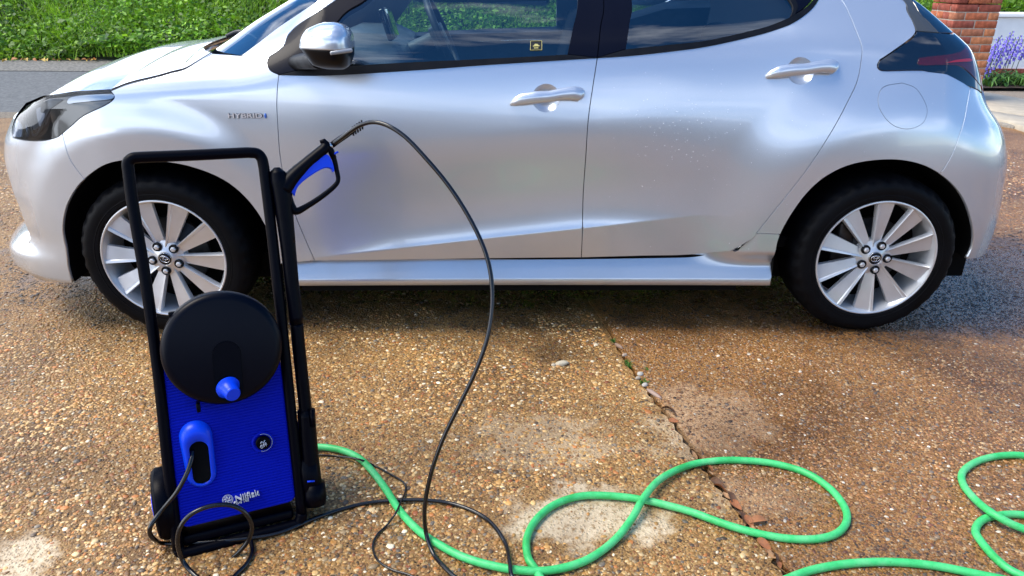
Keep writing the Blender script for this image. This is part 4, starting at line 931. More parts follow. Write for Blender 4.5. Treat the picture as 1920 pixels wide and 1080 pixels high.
for k, (px, py) in enumerate([(1233,742),(1245,758),(1254,775),(1262,790),(1304,852),(1316,868),(1328,880),(1336,893),(1345,905),(1352,918),(1362,930),(1368,940),(1378,952),(1387,962),(1394,972),(1404,982),(1412,995),(1428,1008),(1434,1022),(1443,1036),(1452,1046),(1460,1058),(1468,1068)]):
    p = G(px, py); o = link('fallen_leaf', lms[k % 3], None, None, leaf_label(k), 'leaf', 'dead leaves in the driveway joint')
    if not o.data.materials: o.data.materials.append(LEAFM[0])
    o.data.materials[0] = LEAFM[0]; o.material_slots[0].link = 'OBJECT'; o.material_slots[0].material = LEAFM[k % 3]
    o.location = (p[0]+random.uniform(-.004,.004), p[1], .0+random.uniform(-.004,.008)); o.rotation_euler = (random.uniform(-.7,.7), random.uniform(-.3,.3), rad(-62)+random.uniform(-.5,.5)); o.scale = (.62+random.random()*.4,)*3
BLUEL = link('fallen_leaf', leaf_mesh(.05,.022,.006), simple('pale_rust_leaf', (.40,.16,.06), .7, var=.2), None, 'orange dead leaf lying flat just above the green hose at the joint', 'leaf'); p = G(1420, 982); BLUEL.location = (p[0], p[1], .008); BLUEL.rotation_euler = (.2, 0, .2)
def stone(px, py, sx, sy, h, c, label, name='loose_stone', rotz=0.3):
    p = G(px, py); bm = bmesh.new(); bmesh.ops.create_icosphere(bm, subdivisions=2, radius=1)
    r = random.Random(px*7+py)
    for v in bm.verts: v.co *= r.uniform(.86, 1.1); v.co.x *= sx/2; v.co.y *= sy/2; v.co.z *= h
    me = bpy.data.meshes.new(name); bm.to_mesh(me); bm.free(); me.polygons.foreach_set('use_smooth', [True]*len(me.polygons))
    o = link(name, me, simple('stone_%d' % px, c, .7, var=.15, vscale=60), None, label, 'stone'); o.location = (p[0], p[1], h*.6); o.rotation_euler = (0, 0, rotz); return o
stone(1054, 684, .050, .026, .010, (.55,.47,.33), 'large pale cream stone below the dark hollow in the left slab')
stone(1038, 686, .018, .014, .006, (.50,.42,.30), 'small cream stone just left of the large pale stone')
stone(1200, 704, .022, .018, .009, (.50,.46,.38), 'pale oval pebble between two moss tufts in the joint')
stone(1209, 724, .022, .016, .008, (.46,.42,.36), 'pale pebble at the lower end of the moss in the joint')
stone(1196, 711, .020, .012, .007, (.40,.33,.25), 'brown flat pebble on the left edge of the joint by the moss')
stone(1171, 668, .022, .014, .008, (.44,.33,.24), 'pinkish pebble above the first moss tuft in the joint')
stone(1160, 651, .05, .012, .008, (.30,.20,.14), 'long brown sliver of stone along the upper part of the joint', rotz=-1.0)
stone(1226, 740, .075, .016, .007, (.34,.24,.19), 'long flat grey-brown flake lying along the joint below the moss', rotz=-1.05)
def moss(px, py, r_, n, label):
    p = G(px, py); V = []; F = []; q = random.Random(px)
    for k in range(n):
        a = q.uniform(0, 6.28); d = r_*math.sqrt(q.random()); c = np.array((p[0]+d*math.cos(a)*.6, p[1]+d*math.sin(a), -.004)); h = q.uniform(.006, .016)*(1.2-d/r_*.6); b = q.uniform(0, 6.28); u = np.array((math.cos(b), math.sin(b), 0))*.0028; l = np.array((math.cos(b+1.3), math.sin(b+1.3), 0))*q.uniform(0, .008)
        i = len(V); V += [c-u, c+u, c+l+u*.8+np.array((0,0,h*.6)), c+l*1.6+np.array((0,0,h)), c+l-u*.8+np.array((0,0,h*.6))]; F.append((i, i+1, i+2, i+3, i+4))
    o = link('moss_tuft', mesh('moss', V, F), MOSS, None, label, 'moss'); return o
MOSS = simple('moss_green', (.07,.17,.02), .8, var=.5, vscale=150)
moss(1180, 683, .026, 160, 'bright green moss tuft in the driveway joint, the larger one above the pebbles')
moss(1212, 694, .012, 60, 'smallest yellowish moss tuft on the right edge of the joint')
moss(1208, 717, .018, 90, 'green moss tuft among pale pebbles, lowest in the joint')
moss(1150, 640, .016, 60, 'dark green moss tuft at the top of the joint near the car shadow')

# ================================================================ hoses and cables
def ground_path(pts, r, n=8):
    """(px, py[, lift]) -> points lying on the ground (tube centre at r + lift)"""
    P = [];
    for p in pts:
        z = r+(p[2] if len(p) > 2 else 0)+.003; P.append(G(p[0], p[1], z))
    return cr_spline(P, n)
HOSEM = newmat('green_hose_pvc'); _m, t, b = HOSEM; HOSE = _m
n = noise(t, 14, 5, .65); r_ = ramp(t, n.outputs['Fac'], [(.32, (.03,.40,.09)), (.5, (.055,.55,.16)), (.68, (.14,.60,.23))]); n2 = noise(t, 160, 4, .7); r2_ = ramp(t, n2.outputs['Fac'], [(.28, (.45,.42,.3)), (.42, (1,1,1))])
mm = t.nodes.new('ShaderNodeMixRGB'); mm.blend_type = 'MULTIPLY'; mm.inputs[0].default_value = .6; t.links.new(r_.outputs[0], mm.inputs[1]); t.links.new(r2_.outputs[0], mm.inputs[2]); t.links.new(mm.outputs[0], b.inputs['Base Color']); b.inputs['Roughness'].default_value = .45
bump(t, b, n2.outputs['Fac'], .15, .001)
gr = .0094
gpath = [(560,842),(600,838),(640,844),(672,858),(695,880),(722,915),(750,958),(785,995),(825,1022),(870,1045),(925,1061),(985,1070),(1040,1068),(1100,1050),(1150,1015),(1185,972,.010),(1208,932,.020),(1240,897,.010),(1290,873),(1340,864),(1390,863),(1450,869),(1510,886),(1555,915),(1582,948),(1588,975),(1572,998),(1535,1010),(1480,1010),(1420,1000),(1360,983),(1290,958),(1210,938),(1150,930),(1090,930),(1040,946),(1005,975),(988,1010),(990,1045),(1003,1066,-.004),(1025,1100),(1090,1180),(1250,1220),(1380,1160),(1440,1105),(1480,1084),(1530,1067),(1600,1056),(1680,1054),(1760,1062),(1860,1082),(1960,1100),(2010,1090),(1985,1080),(1940,1085),(1900,1072),(1868,1048),(1840,1016),(1829,995),(1842,975),(1875,966),(1920,966),(1990,985),(2060,985),(2050,930),(2000,880),(1930,856),(1880,854),(1835,864),(1806,884),(1806,908),(1830,938,.008),(1865,965,.020),(1910,988,.008),(1970,1005),(2100,1020)]
tube('garden_hose', ground_path(gpath, gr, 10), gr, HOSE, seg=16, label='green garden hose looping loosely across the wet driveway', cat='hose')
CABLE = simple('black_cable', (.003,.003,.004), .25, coat=.25, spec=.4, bmp=.05, bscale=500)
# ================================================================ pressure washer
A0 = G(330, 1045); B0 = G(562, 985); u = (B0-A0); Wd = np.linalg.norm(u); u /= Wd
TLp = YP(240, 303, A0[1]+.26); v = TLp-A0; v -= u*(v@u); H_ = np.linalg.norm(v); v /= H_; nw = np.cross(u, v)   # towards the camera
if nw[1] > 0: nw = -nw
def WP(px, py, off=0.0):
    d = ray(px, py); o = A0+nw*off; t = ((o-CAM)@nw)/(d@nw); return CAM+d*t
def uv(P): P = np.array(P)-A0; return P@u, P@v
WASH = empty('pressure_washer', tuple(A0*.5+B0*.5), 'blue and black upright pressure washer standing before the front wheel of the car', 'pressure washer')
NV = simple('washer_frame_black', (.0003,.0005,.003), .40, spec=.07, bmp=.04, bscale=600)
BLUEP = simple('blue_plastic', (.0002,.009,.40), .45, spec=.10, bmp=.03, bscale=900)
BLUEB = simple('bright_blue_plastic', (.001,.05,.72), .35, spec=.3)
BLKP = simple('black_plastic', (.0002,.0004,.0028), .38, spec=.08, bmp=.06, bscale=1100)
fr = cr_spline([WP(334,1030), WP(318,900), WP(297,700), WP(272,520), WP(250,390), WP(241,322)], 6)
fr += cr_spline([WP(241,322), WP(240,306), WP(248,297), WP(262,295)], 5)[1:]
fr += cr_spline([WP(262,295), WP(360,291), WP(465,286)], 4)[1:]
fr += cr_spline([WP(465,286), WP(482,288), WP(491,298), WP(495,315)], 5)[1:]
fr += cr_spline([WP(495,315), WP(510,440), WP(530,620), WP(552,830), WP(566,965)], 6)[1:]
tube('frame', fr, .0125, NV, WASH, seg=16)
foot = cr_spline([WP(334,1028), WP(340,1036,.0), WP(352,1036), WP(450,1010), WP(552,984), WP(563,975), WP(566,962)], 5)
tube('foot_bar', foot, .0135, NV, WASH, seg=14)
box('base_tray', A0+u*Wd*.5+v*.03-nw*.09, .13, .085, .012, BLKP, WASH, bev=.006, X=u, Y=nw, Z=v)
# body: corrugated front cover
c1, c2, c3, c4 = [np.array(uv(WP(*p))) for p in ((338,993),(556,934),(528,690),(303,690))]
vlo_l, vlo_r = c1[1], c2[1]; vhi = .62*H_ if False else max(c3[1], c4[1])
def ul(vv): return np.interp(vv, [c1[1], c4[1]], [c1[0], c4[0]])
def ur(vv): return np.interp(vv, [c2[1], c3[1]], [c2[0], c3[0]])
vb = (c1[1]+c2[1])/2; pitch = .0068; nrib = int((vhi-vb)/pitch); vs = []; rows = 0; rr = .016
for i in range(nrib):
    for (dv, dz) in ((0, 0), (.0026, 0), (.0034, .0026), (.0060, .0026)):
        vv = vb+i*pitch+dv; q = vv-vb; ins = rr-math.sqrt(max(0, rr*rr-(rr-q)**2)) if q < rr else 0
        a, b_ = ul(vv)+ins, ur(vv)-ins
        for uu_, zz in ((a, -.012), (a+.0015, -.003), (a+.004, 0), (a+.007, dz), (b_-.007, dz), (b_-.004, 0), (b_-.0015, -.003), (b_, -.012)): vs.append(A0+u*uu_+v*vv+nw*(.004+zz))
        rows += 1
fs = [(i*8+k, i*8+k+1, (i+1)*8+k+1, (i+1)*8+k) for i in range(rows-1) for k in range(7)]
me = mesh('front_cover', vs, fs, False); put(link('front_cover', me, BLUEP), WASH)
bl = [A0+u*ul(vb)+v*vb, A0+u*ur(vb)+v*vb, A0+u*ur(vhi)+v*vhi, A0+u*ul(vhi)+v*vhi]
V = [p-nw*.006 for p in bl]+[p-nw*.12+v*(.01 if k < 2 else 0) for k, p in enumerate(bl)]
put(link('tank', bevel_mesh(mesh('tank', V, [(0,1,2,3),(7,6,5,4),(0,4,5,1),(1,5,6,2),(2,6,7,3),(3,7,4,0)], False), .012, 3), BLUEP), WASH)
# left side shoulder, lit edge
# hose reel drum
rc = WP(418, 655, .062); RR = .5*np.linalg.norm(WP(302,655,.062)-WP(534,655,.062))
RL = lathe('hose_reel', [(0,.0),(RR*.86,.0),(RR*.90,-.001),(RR*.95,-.004),(RR*.985,-.010),(RR,-.020),(RR,-.034),(RR*.97,-.038),(RR*.80,-.040),(RR*.80,-.055)], simple('reel_black', (.0003,.0006,.004), .33, spec=.13), WASH, 96, rc, nw, u)
rec = []; hw = .5*np.linalg.norm(WP(398,690,.062)-WP(452,690,.062)); 
top_, bot_ = np.array(uv(WP(425,664,.062))), np.array(uv(WP(430,728,.062)))
for a in np.linspace(0, math.pi, 16): rec.append((top_[0]+hw*math.cos(a), top_[1]+hw*math.sin(a)))
for a in np.linspace(math.pi, 2*math.pi, 16): rec.append((bot_[0]+hw*math.cos(a), bot_[1]+hw*math.sin(a)))
def plate(name, poly, z0, z1, mat, parent, bev=.0015, seg=2):
    n_ = len(poly); V = [A0+u*a+v*b_+nw*z for z in (z0, z1) for a, b_ in poly]; me = mesh(name, V, [tuple(reversed(range(n_))), tuple(range(n_, 2*n_))]+[(k, (k+1) % n_, n_+(k+1) % n_, n_+k) for k in range(n_)], False)
    bm = bmesh.new(); bm.from_mesh(me); bmesh.ops.recalc_face_normals(bm, faces=bm.faces)
    tp_ = [e for e in bm.edges if all(abs(((np.array(x.co)-A0)@nw)-z1) < 1e-5 for x in e.verts)]
    bmesh.ops.bevel(bm, geom=tp_, offset=bev, segments=seg, affect='EDGES', clamp_overlap=True)
    for f in bm.faces: f.smooth = True
    bm.to_mesh(me); bm.free(); me.set_sharp_from_angle(angle=rad(45)); return put(link(name, me, mat), parent)
plate('crank_arm', rec, .058, .0655, BLKP, RL, .002)
kc = WP(428, 727, .066); kd = WP(438, 741, .098)-kc; kr = .5*np.linalg.norm(WP(410,728,.066)-WP(457,728,.066))
lathe('crank_knob', [(0,.034),(kr*.55,.034),(kr*.62,.032),(kr*.66,.028),(kr*.72,.012),(kr*.88,.006),(kr,.002),(kr,-.002)], BLUEB, RL, 32, kc, kd, u, sharp=35)
put(link('reel_lock', bevel_mesh(mesh('lock', *box_data(WP(372,762,.035), u*.004, v*.010, nw*.02), False), .002), BLKP), RL)
put(link('reel_tab', bevel_mesh(mesh('tab', *box_data(WP(325,589,.03), u*.010, v*.006, nw*.008), False), .002), BLKP), RL)
# connection port: hooded surround with a dark slot
def stadium(pxl, n_=14, off=.0):
    (x1_, y1_, r1), (x2_, y2_, r2) = pxl; P1_, P2_ = np.array(uv(WP(x1_, y1_, off))), np.array(uv(WP(x2_, y2_, off))); s_ = .5*(np.linalg.norm(WP(x1_-50, y1_, off)-WP(x1_+50, y1_, off)))/50; d = P1_-P2_; a0 = math.atan2(d[1], d[0])
    return [(P1_[0]+r1*s_*math.cos(a), P1_[1]+r1*s_*math.sin(a)) for a in np.linspace(a0-math.pi/2, a0+math.pi/2, n_)]+[(P2_[0]+r2*s_*math.cos(a), P2_[1]+r2*s_*math.sin(a)) for a in np.linspace(a0+math.pi/2, a0+1.5*math.pi, n_)]
outer = stadium([(367,815,31),(378,885,28)]); outer2 = stadium([(369,822,25),(378,884,22)]); inner = stadium([(373,838,18),(379,890,17)])
V = []; rings = [(outer, .002), (outer, .006), (outer2, .020), (inner, .018), (inner, -.0)]
for pl, z in rings:
    for (a, b_) in pl:
        zz = z
        if pl is outer2 or (pl is inner and z > .01): zz = z*np.interp(b_, [min(q[1] for q in pl), max(q[1] for q in pl)], [.35, 1.25])
        V.append(A0+u*a+v*b_+nw*(.004+zz))
n_ = len(outer); F = [(r*n_+k, r*n_+(k+1) % n_, (r+1)*n_+(k+1) % n_, (r+1)*n_+k) for r in range(4) for k in range(n_)]
put(link('port_surround', mesh('port', V, F), BLUEB), WASH)
put(link('port_cavity', mesh('cav', [A0+u*a+v*b_+nw*.0088 for a, b_ in inner], [tuple(range(n_))]), DARK), WASH)
# dial
dc = WP(493, 829, .008)
lathe('dial_seat', [(.026,-.001),(.025,.002),(.021,.003),(.0195,.001),(.0,.001)], BLUEP, WASH, 40, dc, nw, u)
DL = lathe('pressure_dial', [(.0,.010),(.0145,.010),(.0165,.008),(.017,.0)], BLKP, WASH, 36, dc, nw, u, sharp=35)
PRINT = simple('grey_print', (.55,.57,.62), .5)
me_ = text_mesh('OFF', 1, .01); place_text('dial_print', me_, dc+nw*.0108-v*.004, (u*.94+v*.34)*.0095, (v*.94-u*.34)*.0085, PRINT, DL)
arc = [dc+nw*.0042+(u*math.cos(a)+v*math.sin(a))*.0208 for a in np.linspace(rad(-110), rad(100), 30)]
V, F = join_data([tube_data(arc, .0005, 6), tube_data([dc+nw*.0110+u*x_*.001+v*y_*.001 for x_, y_ in ((-6,1),(-3,5),(1,2),(5,7))], .0012, 6)]); put(link('dial_mark', mesh('mark', V, F), PRINT), DL)
# maker's lettering on a smooth plate
lp = [np.array(uv(WP(x, y))) for x, y in ((416,948),(418,932),(430,926),(478,914),(488,917),(488,930),(480,934))]
plate('logo_plate', [tuple(p) for p in lp][::-1] if area2(np.array(lp)) < 0 else [tuple(p) for p in lp], .004, .0082, BLUEP, WASH, .001)
def on_plate(px0, px1, txt, hgt, nm):
    P0_, P1_ = WP(*px0, .0088), WP(*px1, .0088); me_ = text_mesh(txt, 1, .01, 1.0, .0); xs = [q.co.x for q in me_.vertices]; wd = max(xs)-min(xs)
    d = (P1_-P0_); L_ = np.linalg.norm(d); d /= L_; vv_ = np.cross(nw, d); place_text(nm, me_, (P0_+P1_)/2, d*(L_/wd), vv_*hgt, PRINT, WASH)
on_plate((441,935), (485,922), 'Nilfisk', .0185, 'maker_name'); on_plate((438,943), (466,935), 'Core 140', .0088, 'model_name')
cl_ = WP(427,937,.0088); rl_ = .0115
parts = [ell(cl_, u, v, rl_, rl_, .0007), ell(cl_, u, v, rl_*.78, rl_*.78, .0005)]
for k in range(6):
    a = k*math.pi/3; parts.append(tube_data([cl_+(u*math.cos(a+t_*.9)+v*math.sin(a+t_*.9))*rl_*(.12+.55*t_) for t_ in np.linspace(0, 1, 5)], [.0006,.0016,.0012], 6))
V, F = join_data(parts); put(link('maker_emblem', mesh('emblem', V, F), PRINT), WASH)
# wheels of the washer
for (P_, nm) in ((WP(306, 930, -.06), 0), (WP(306, 930, -.06)+u*.335, 1)):
    P_ = np.array((P_[0], P_[1], .088)); Rw = .085; ax_ = -u if nm == 0 else u; sg = 160; pr = [(.0,.020),(.03,.020),(Rw*.55,.016),(Rw*.80,.016),(Rw*.93,.018),(Rw,.010),(Rw,-.020),(Rw*.9,-.026),(.0,-.026)]
    vs, fs = lathe_data(pr, sg, P_, ax_, (0,0,1))
    for i in (5, 6):
        for k in range(0, sg, 2): vs[i*sg+k] = vs[i*sg+k]-(vs[i*sg+k]-P_)*.022
    TW = put(link('washer_wheel', mesh('washer_wheel', vs, fs), BLKP), WASH); lathe('hub_cap', [(0,.026),(.030,.025),(.040,.021),(.043,.014)], BLUEB, TW, 36, P_, ax_, (0,0,1))
# lance holder on the right
hp_ = cr_spline([WP(574,768,-.01), WP(578,830,-.01), WP(585,900,-.01), WP(590,935,-.01)], 5)
LH = tube('lance_holder', hp_, [.0215,.022,.023,.026], BLKP, WASH, seg=20, flat=1.0)
tube('holder_collar', [WP(588,905,-.006), WP(590,930,-.006), WP(591,945,-.006)], [.027,.029,.026], BLKP, LH, seg=24)
tube('holder_clip', [WP(584,768,.014), WP(588,800,.014)], .006, BLKP, LH, seg=10)
tube('holder_mark', [WP(576,903,.019), WP(590,902,.019)], .0022, BLUEB, LH, seg=8)
for y_ in (.62, .25): pass
# ---- spray gun with lance standing in the holder
GUN = empty('spray_gun', tuple(WP(590, 940, -.01)), 'black spray gun with blue trigger and long lance held upright beside the washer', 'spray gun')
lance = cr_spline([WP(585,900,-.008), WP(575,790,-.008), WP(560,650,-.004), WP(556,606,-.004)], 5)
tube('lance', lance, .0155, BLKP, GUN, seg=20)
tube('lance', cr_spline([WP(556,607,-.004), WP(548,540,-.002), WP(541,470,0), WP(534,410,0)], 5), [.0172,.0165,.0175,.0195], BLKP, GUN, seg=20)
tube('gun_body', cr_spline([WP(540,455,.0), WP(533,400,.0), WP(529,365,0), WP(524,340,0), WP(520,324,0), WP(519,314,0)], 6), [.0175,.0205,.0225,.0225,.0185,.007], BLKP, GUN, seg=24)
tube('handle', cr_spline([WP(530,355,0), WP(548,332,0), WP(572,309,0), WP(594,290,0), WP(606,280,0), WP(611,272,.0)], 6), [.024,.0205,.0165,.0150,.0150,.013], BLKP, GUN, seg=22, flat=.85)
tube('handle_rim', [WP(600,266,0), WP(607,264,0), WP(613,272,0), WP(621,284,0), WP(626,297,0)], [.004,.006,.009,.008,.007], BLKP, GUN, seg=14)
tube('trigger_guard', cr_spline([WP(619,280,0), WP(627,300,0), WP(631,318,0), WP(634,337,0), WP(626,350,0), WP(604,368,0), WP(578,385,0), WP(556,396,0), WP(547,388,0), WP(541,372,0), WP(536,352,0)], 6), [.0075,.006,.0055,.0055,.006,.0065,.007,.009,.010,.010,.012], BLKP, GUN, seg=14)
tr_out = [(543,358),(548,345),(562,328),(582,310),(600,297),(612,290),(619,298),(624,310),(626,320)]; tr_in = [(624,323),(620,317),(612,315),(600,319),(582,330),(566,342),(556,354),(552,368)]
poly = [np.array(uv(WP(*p))) for p in cr_spline([np.array(q, float) for q in tr_out], 3)+cr_spline([np.array(q, float) for q in tr_in], 3)]; poly = np.array(poly)
if area2(poly) < 0: poly = poly[::-1]
plate('trigger', [tuple(p) for p in poly], -.008, .0105, BLUEB, GUN, .003, 3)
tube('lock_lever', [WP(624,291,.004), WP(629,287,.004), WP(634,285,.004)], .0026, BLUEB, GUN, seg=8)
tube('hose_nut', [WP(616,276,0), WP(623,271,0)], .0075, STEEL, GUN, seg=12)
# ---- high-pressure hose
P0 = WP(623, 271, 0); Pe = G(800, 1020, .006)
arcpx = [(623,271),(640,259),(660,244),(680,233),(702,229),(728,236),(760,257),(795,293),(835,340),(868,388),(895,437),(913,482),(922,530),(922,585),(912,640),(890,700),(860,762),(832,820),(812,875),(800,925),(796,960),(799,1000),(812,1037)]
arcP = []
for k, (x, y) in enumerate(arcpx):
    t = k/(len(arcpx)-1); Yk = P0[1]+(Pe[1]-P0[1])*ss(.0, 1, np.array(t)); q = YP(x, y, float(Yk))
    if q[2] < .0085: q = G(x, y, .0085)
    arcP.append(q)
arcP += [G(832,1062,.0085), G(862,1088,.0085), G(930,1125,.006), G(985,1120,.012), G(960,1080,.030), G(956,1055,.028), G(948,1020,.009), G(925,985,.007), G(895,962,.007), G(850,945,.007), G(800,938,.010), G(745,938,.009), G(690,943,.006), G(640,955,.006), G(590,972,.008), G(520,1000,.008), G(440,1012,.012), G(360,1018,.014), G(306,1019,.012), WP(290,1012,.012), WP(281,1000,.022), WP(284,984,.026)]
arcP += [WP(305,955,.018), WP(330,925,.030), WP(348,893,.030), WP(358,865,.022), WP(361,845,.008)]
tube('high_pressure_hose', cr_spline(arcP, 8), .0052, CABLE, seg=12, label='thick black hose arching from the spray gun down to the ground', cat='hose')
tube('hose_sleeve', cr_spline([WP(622,272,0), WP(642,258,0), WP(664,243,0)], 4), [.0078,.0075,.0068], BLKP, GUN, seg=12)
q1, q2 = WP(658,232,.002), WP(678,246,.002)
for k in range(5):
    a = q1+(WP(664,243,0)-q1)*0; c_ = WP(662+k*4.2, 246-k*3.0, 0); tube('bend_guard', [c_-v*.011, c_+v*.011], .0022, BLKP, GUN, seg=8)
# loop of hose standing in front of the tank
lpp = [G(395,1100,.006), G(362,1075,.01), WP(342,1050,.060), WP(333,1015,.072), WP(340,985,.080), WP(362,962,.085), WP(395,949,.085), WP(430,947,.085), WP(458,960,.082), WP(472,985,.075), WP(466,1012,.06), WP(445,1038,.05), WP(415,1062,.035), G(385,1090,.006)]
tube('reel_hose_loop', cr_spline(lpp, 8), .0052, CABLE, seg=12, label='loop of black hose standing up in front of the blue tank', cat='hose')
tube('short_hose_end', cr_spline([G(470,1012,.010), G(473,1035,.006), G(462,1058,.006), G(440,1080,.006), G(425,1100,.006)], 6), .0052, CABLE, seg=12, label='short stretch of black hose lying on the gravel right of the standing loop', cat='hose')
# power cable
pw = [(560,850),(600,853),(640,856),(672,861,.02),(700,872),(730,888),(757,905),(760,922),(750,945,.012),(742,962,.02),(725,985),(707,1003),(699,1025),(708,1050),(735,1068),(768,1078),(800,1095)]
tube('power_cable', ground_path(pw, .0027), .0027, CABLE, seg=10, label='thin black power cable crossing the green hose behind the washer', cat='cable')

# ================================================================ verge, bank and plants beyond the road
def bank_z(x, y):
    return np.maximum(0, (y-8.75))*.42+.06*np.sin(x*1.3)+.05*np.sin(x*2.9+y*1.7)
gx = np.linspace(-18, 22, 120); gy = np.linspace(8.8, 15, 30); V = []; nx_ = len(gx)
for y in gy: V += [(x, y, float(bank_z(x, y))-.08-(.2 if y < 8.81 else 0)) for x in gx]
link('grass_bank', mesh('grass_bank', V, [(j*nx_+i, j*nx_+i+1, (j+1)*nx_+i+1, (j+1)*nx_+i) for j in range(len(gy)-1) for i in range(nx_-1)]), simple('bank_earth', (.02,.035,.01), .9, var=.4, vscale=8), kind='structure')
LEAFT, t, b = newmat('leaf_green'); a = t.nodes.new('ShaderNodeAttribute'); a.attribute_name = 'tint'; t.links.new(a.outputs['Color'], b.inputs['Base Color']); b.inputs['Roughness'].default_value = .5
tl_ = t.nodes.new('ShaderNodeBsdfTranslucent'); t.links.new(a.outputs['Color'], tl_.inputs['Color']); ms = t.nodes.new('ShaderNodeMixShader'); ms.inputs[0].default_value = .35
t.links.new(b.outputs[0], ms.inputs[1]); t.links.new(tl_.outputs[0], ms.inputs[2]); t.links.new(ms.outputs[0], t.nodes['Material Output'].inputs['Surface'])
def foliage(name, n, x0, x1, y0, y1, zf, size, hgt, mat, seed, pal, kind='stuff', elong=1.6, **kw):
    r = np.random.default_rng(seed); X = r.uniform(x0, x1, n); Y = y0+(y1-y0)*r.random(n)**1.5
    q = proj(np.column_stack([X, Y, zf(X, Y)])); k = (q[:, 0] > -150) & (q[:, 0] < 2070); X, Y = X[k], Y[k]; n = len(X)
    cl = .5+.5*np.sin(X*1.9+3*np.sin(Y*1.1))*np.sin(Y*2.3+X*.7+1.3*np.sin(X*.8)); Z = zf(X, Y)+r.random(n)**1.3*hgt*(.5+cl)
    s_ = size*np.exp(r.normal(0, .35, n)); yaw = r.uniform(0, 2*np.pi, n); pit = r.normal(.35, .45, n)
    d = np.stack([np.cos(yaw)*np.cos(pit), np.sin(yaw)*np.cos(pit), np.sin(pit)], -1); up_ = np.stack([r.normal(0,.5,n), r.normal(0,.5,n)-.25, np.ones(n)], -1)
    sd_ = np.cross(d, up_); sd_ /= np.linalg.norm(sd_, axis=1)[:, None]; P = np.stack([X, Y, Z], -1)
    L_ = s_[:, None]*elong/2; W_ = s_[:, None]/2
    VV = np.stack([P-d*L_, P+sd_*W_-d*L_*.1, P+d*L_-np.array((0,0,.2))*L_, P-sd_*W_-d*L_*.1], 1); F = np.arange(n*4).reshape(n, 4)
    c = pal[r.integers(0, len(pal), n)]*r.uniform(.5, 1.6, (n, 1))*(.5+.8*cl)[:, None]; 
    return link(name, npmesh(name, VV.reshape(-1, 3), F, c), mat, kind=kind, **kw)
gp = np.array([(.10,.24,.012),(.16,.34,.018),(.05,.13,.010),(.26,.45,.03),(.13,.28,.015)])
foliage('ground_cover', 110000, -7, 13.5, 8.75, 13.2, bank_z, .040, .22, LEAFT, 3, gp)
def blades(name, n, x0, x1, y0, y1, zf, h, mat, seed, pal, wd=.006, kind='stuff', **kw):
    r = np.random.default_rng(seed); X = r.uniform(x0, x1, n); Y = r.uniform(y0, y1, n); keep = (np.sin(X*1.7+1)*np.sin(Y*3+X)+r.normal(0, .5, n)) > -.2; X, Y = X[keep], Y[keep]; n = len(X)
    Z = zf(X, Y)-.02; hh = h*np.exp(r.normal(0, .3, n)); a = r.uniform(0, 2*np.pi, n); ln = np.stack([np.cos(a), np.sin(a), 0*a], -1)*hh[:, None]*r.uniform(.1, .8, n)[:, None]; sd_ = np.stack([-np.sin(a+.7), np.cos(a+.7), 0*a], -1)*wd/2
    P = np.stack([X, Y, Z], -1); up_ = np.stack([0*X, 0*X, hh], -1); m1 = P+up_*.55+ln*.3; tp_ = P+up_*.92+ln
    VV = np.concatenate([np.stack([P-sd_, P+sd_, m1+sd_*.8, m1-sd_*.8], 1), np.stack([m1-sd_*.8, m1+sd_*.8, tp_+sd_*.1, tp_-sd_*.1], 1)], 0); F = np.arange(len(VV)*4).reshape(-1, 4)
    c = pal[r.integers(0, len(pal), n)]*r.uniform(.7, 1.4, (n, 1)); c = np.concatenate([c, c*1.15], 0)
    return link(name, npmesh(name, VV.reshape(-1, 3), F, c), mat, kind=kind, **kw)
gp2 = np.array([(.22,.44,.02),(.32,.54,.03),(.15,.32,.015)])
blades('grass', 90000, -7, 13.5, 8.7, 12.5, bank_z, .18, LEAFT, 4, gp2, .009)
# dark hedge shrub on top of the bank
def shrub(x, y, z, rx, ry, rz, n, seed, pal, label, size=.05):
    root = empty('shrub', (x, y, z), label, 'shrub'); r = np.random.default_rng(seed); d = r.normal(0, 1, (n, 3)); d /= np.linalg.norm(d, axis=1)[:, None]; rr_ = r.random(n)**.4
    lump = 1+.22*np.sin(d[:, 0]*7+seed)*np.sin(d[:, 1]*6)+.15*np.sin(d[:, 2]*9); P = np.array((x, y, z+rz*.8))+d*(rr_*lump)[:, None]*np.array((rx, ry, rz))
    yaw = r.uniform(0, 6.28, n); s_ = size*np.exp(r.normal(0, .3, n)); dd = np.stack([np.cos(yaw), np.sin(yaw), r.normal(0, .5, n)], -1); sd_ = np.cross(dd, r.normal(0, 1, (n, 3))); sd_ /= np.linalg.norm(sd_, axis=1)[:, None]
    VV = np.stack([P-dd*s_[:, None]*.7, P+sd_*s_[:, None]*.4, P+dd*s_[:, None]*.7, P-sd_*s_[:, None]*.4], 1); c = pal[r.integers(0, len(pal), n)]*r.uniform(.6, 1.4, (n, 1))
    put(link('crown', npmesh('crown', VV.reshape(-1, 3), np.arange(n*4).reshape(n, 4), c), LEAFT), root)
    V, F = join_data([tube_data([np.array((x+k*.1, y, z-.3)), np.array((x+k*.25, y, z+.3)), np.array((x+k*rx*.4, y+.1*k, z+rz*1.2))], [.04,.03,.01], 8) for k in (-1.5, -.5, .6, 1.6)]); put(link('trunk', mesh('trunk', V, F), simple('bark', (.06,.045,.03), .9, var=.3)), root)
dk_ = np.array([(.012,.03,.008),(.02,.045,.01),(.03,.07,.012)])
shrub(-.6, 11.6, .95, 1.1, .6, .65, 9000, 1, dk_, 'dark leafy shrub on the bank, seen above the windscreen')
shrub(-3.2, 12.3, 1.3, 1.2, .6, .5, 7000, 2, dk_, 'dark shrub at the top of the bank beyond the bonnet')
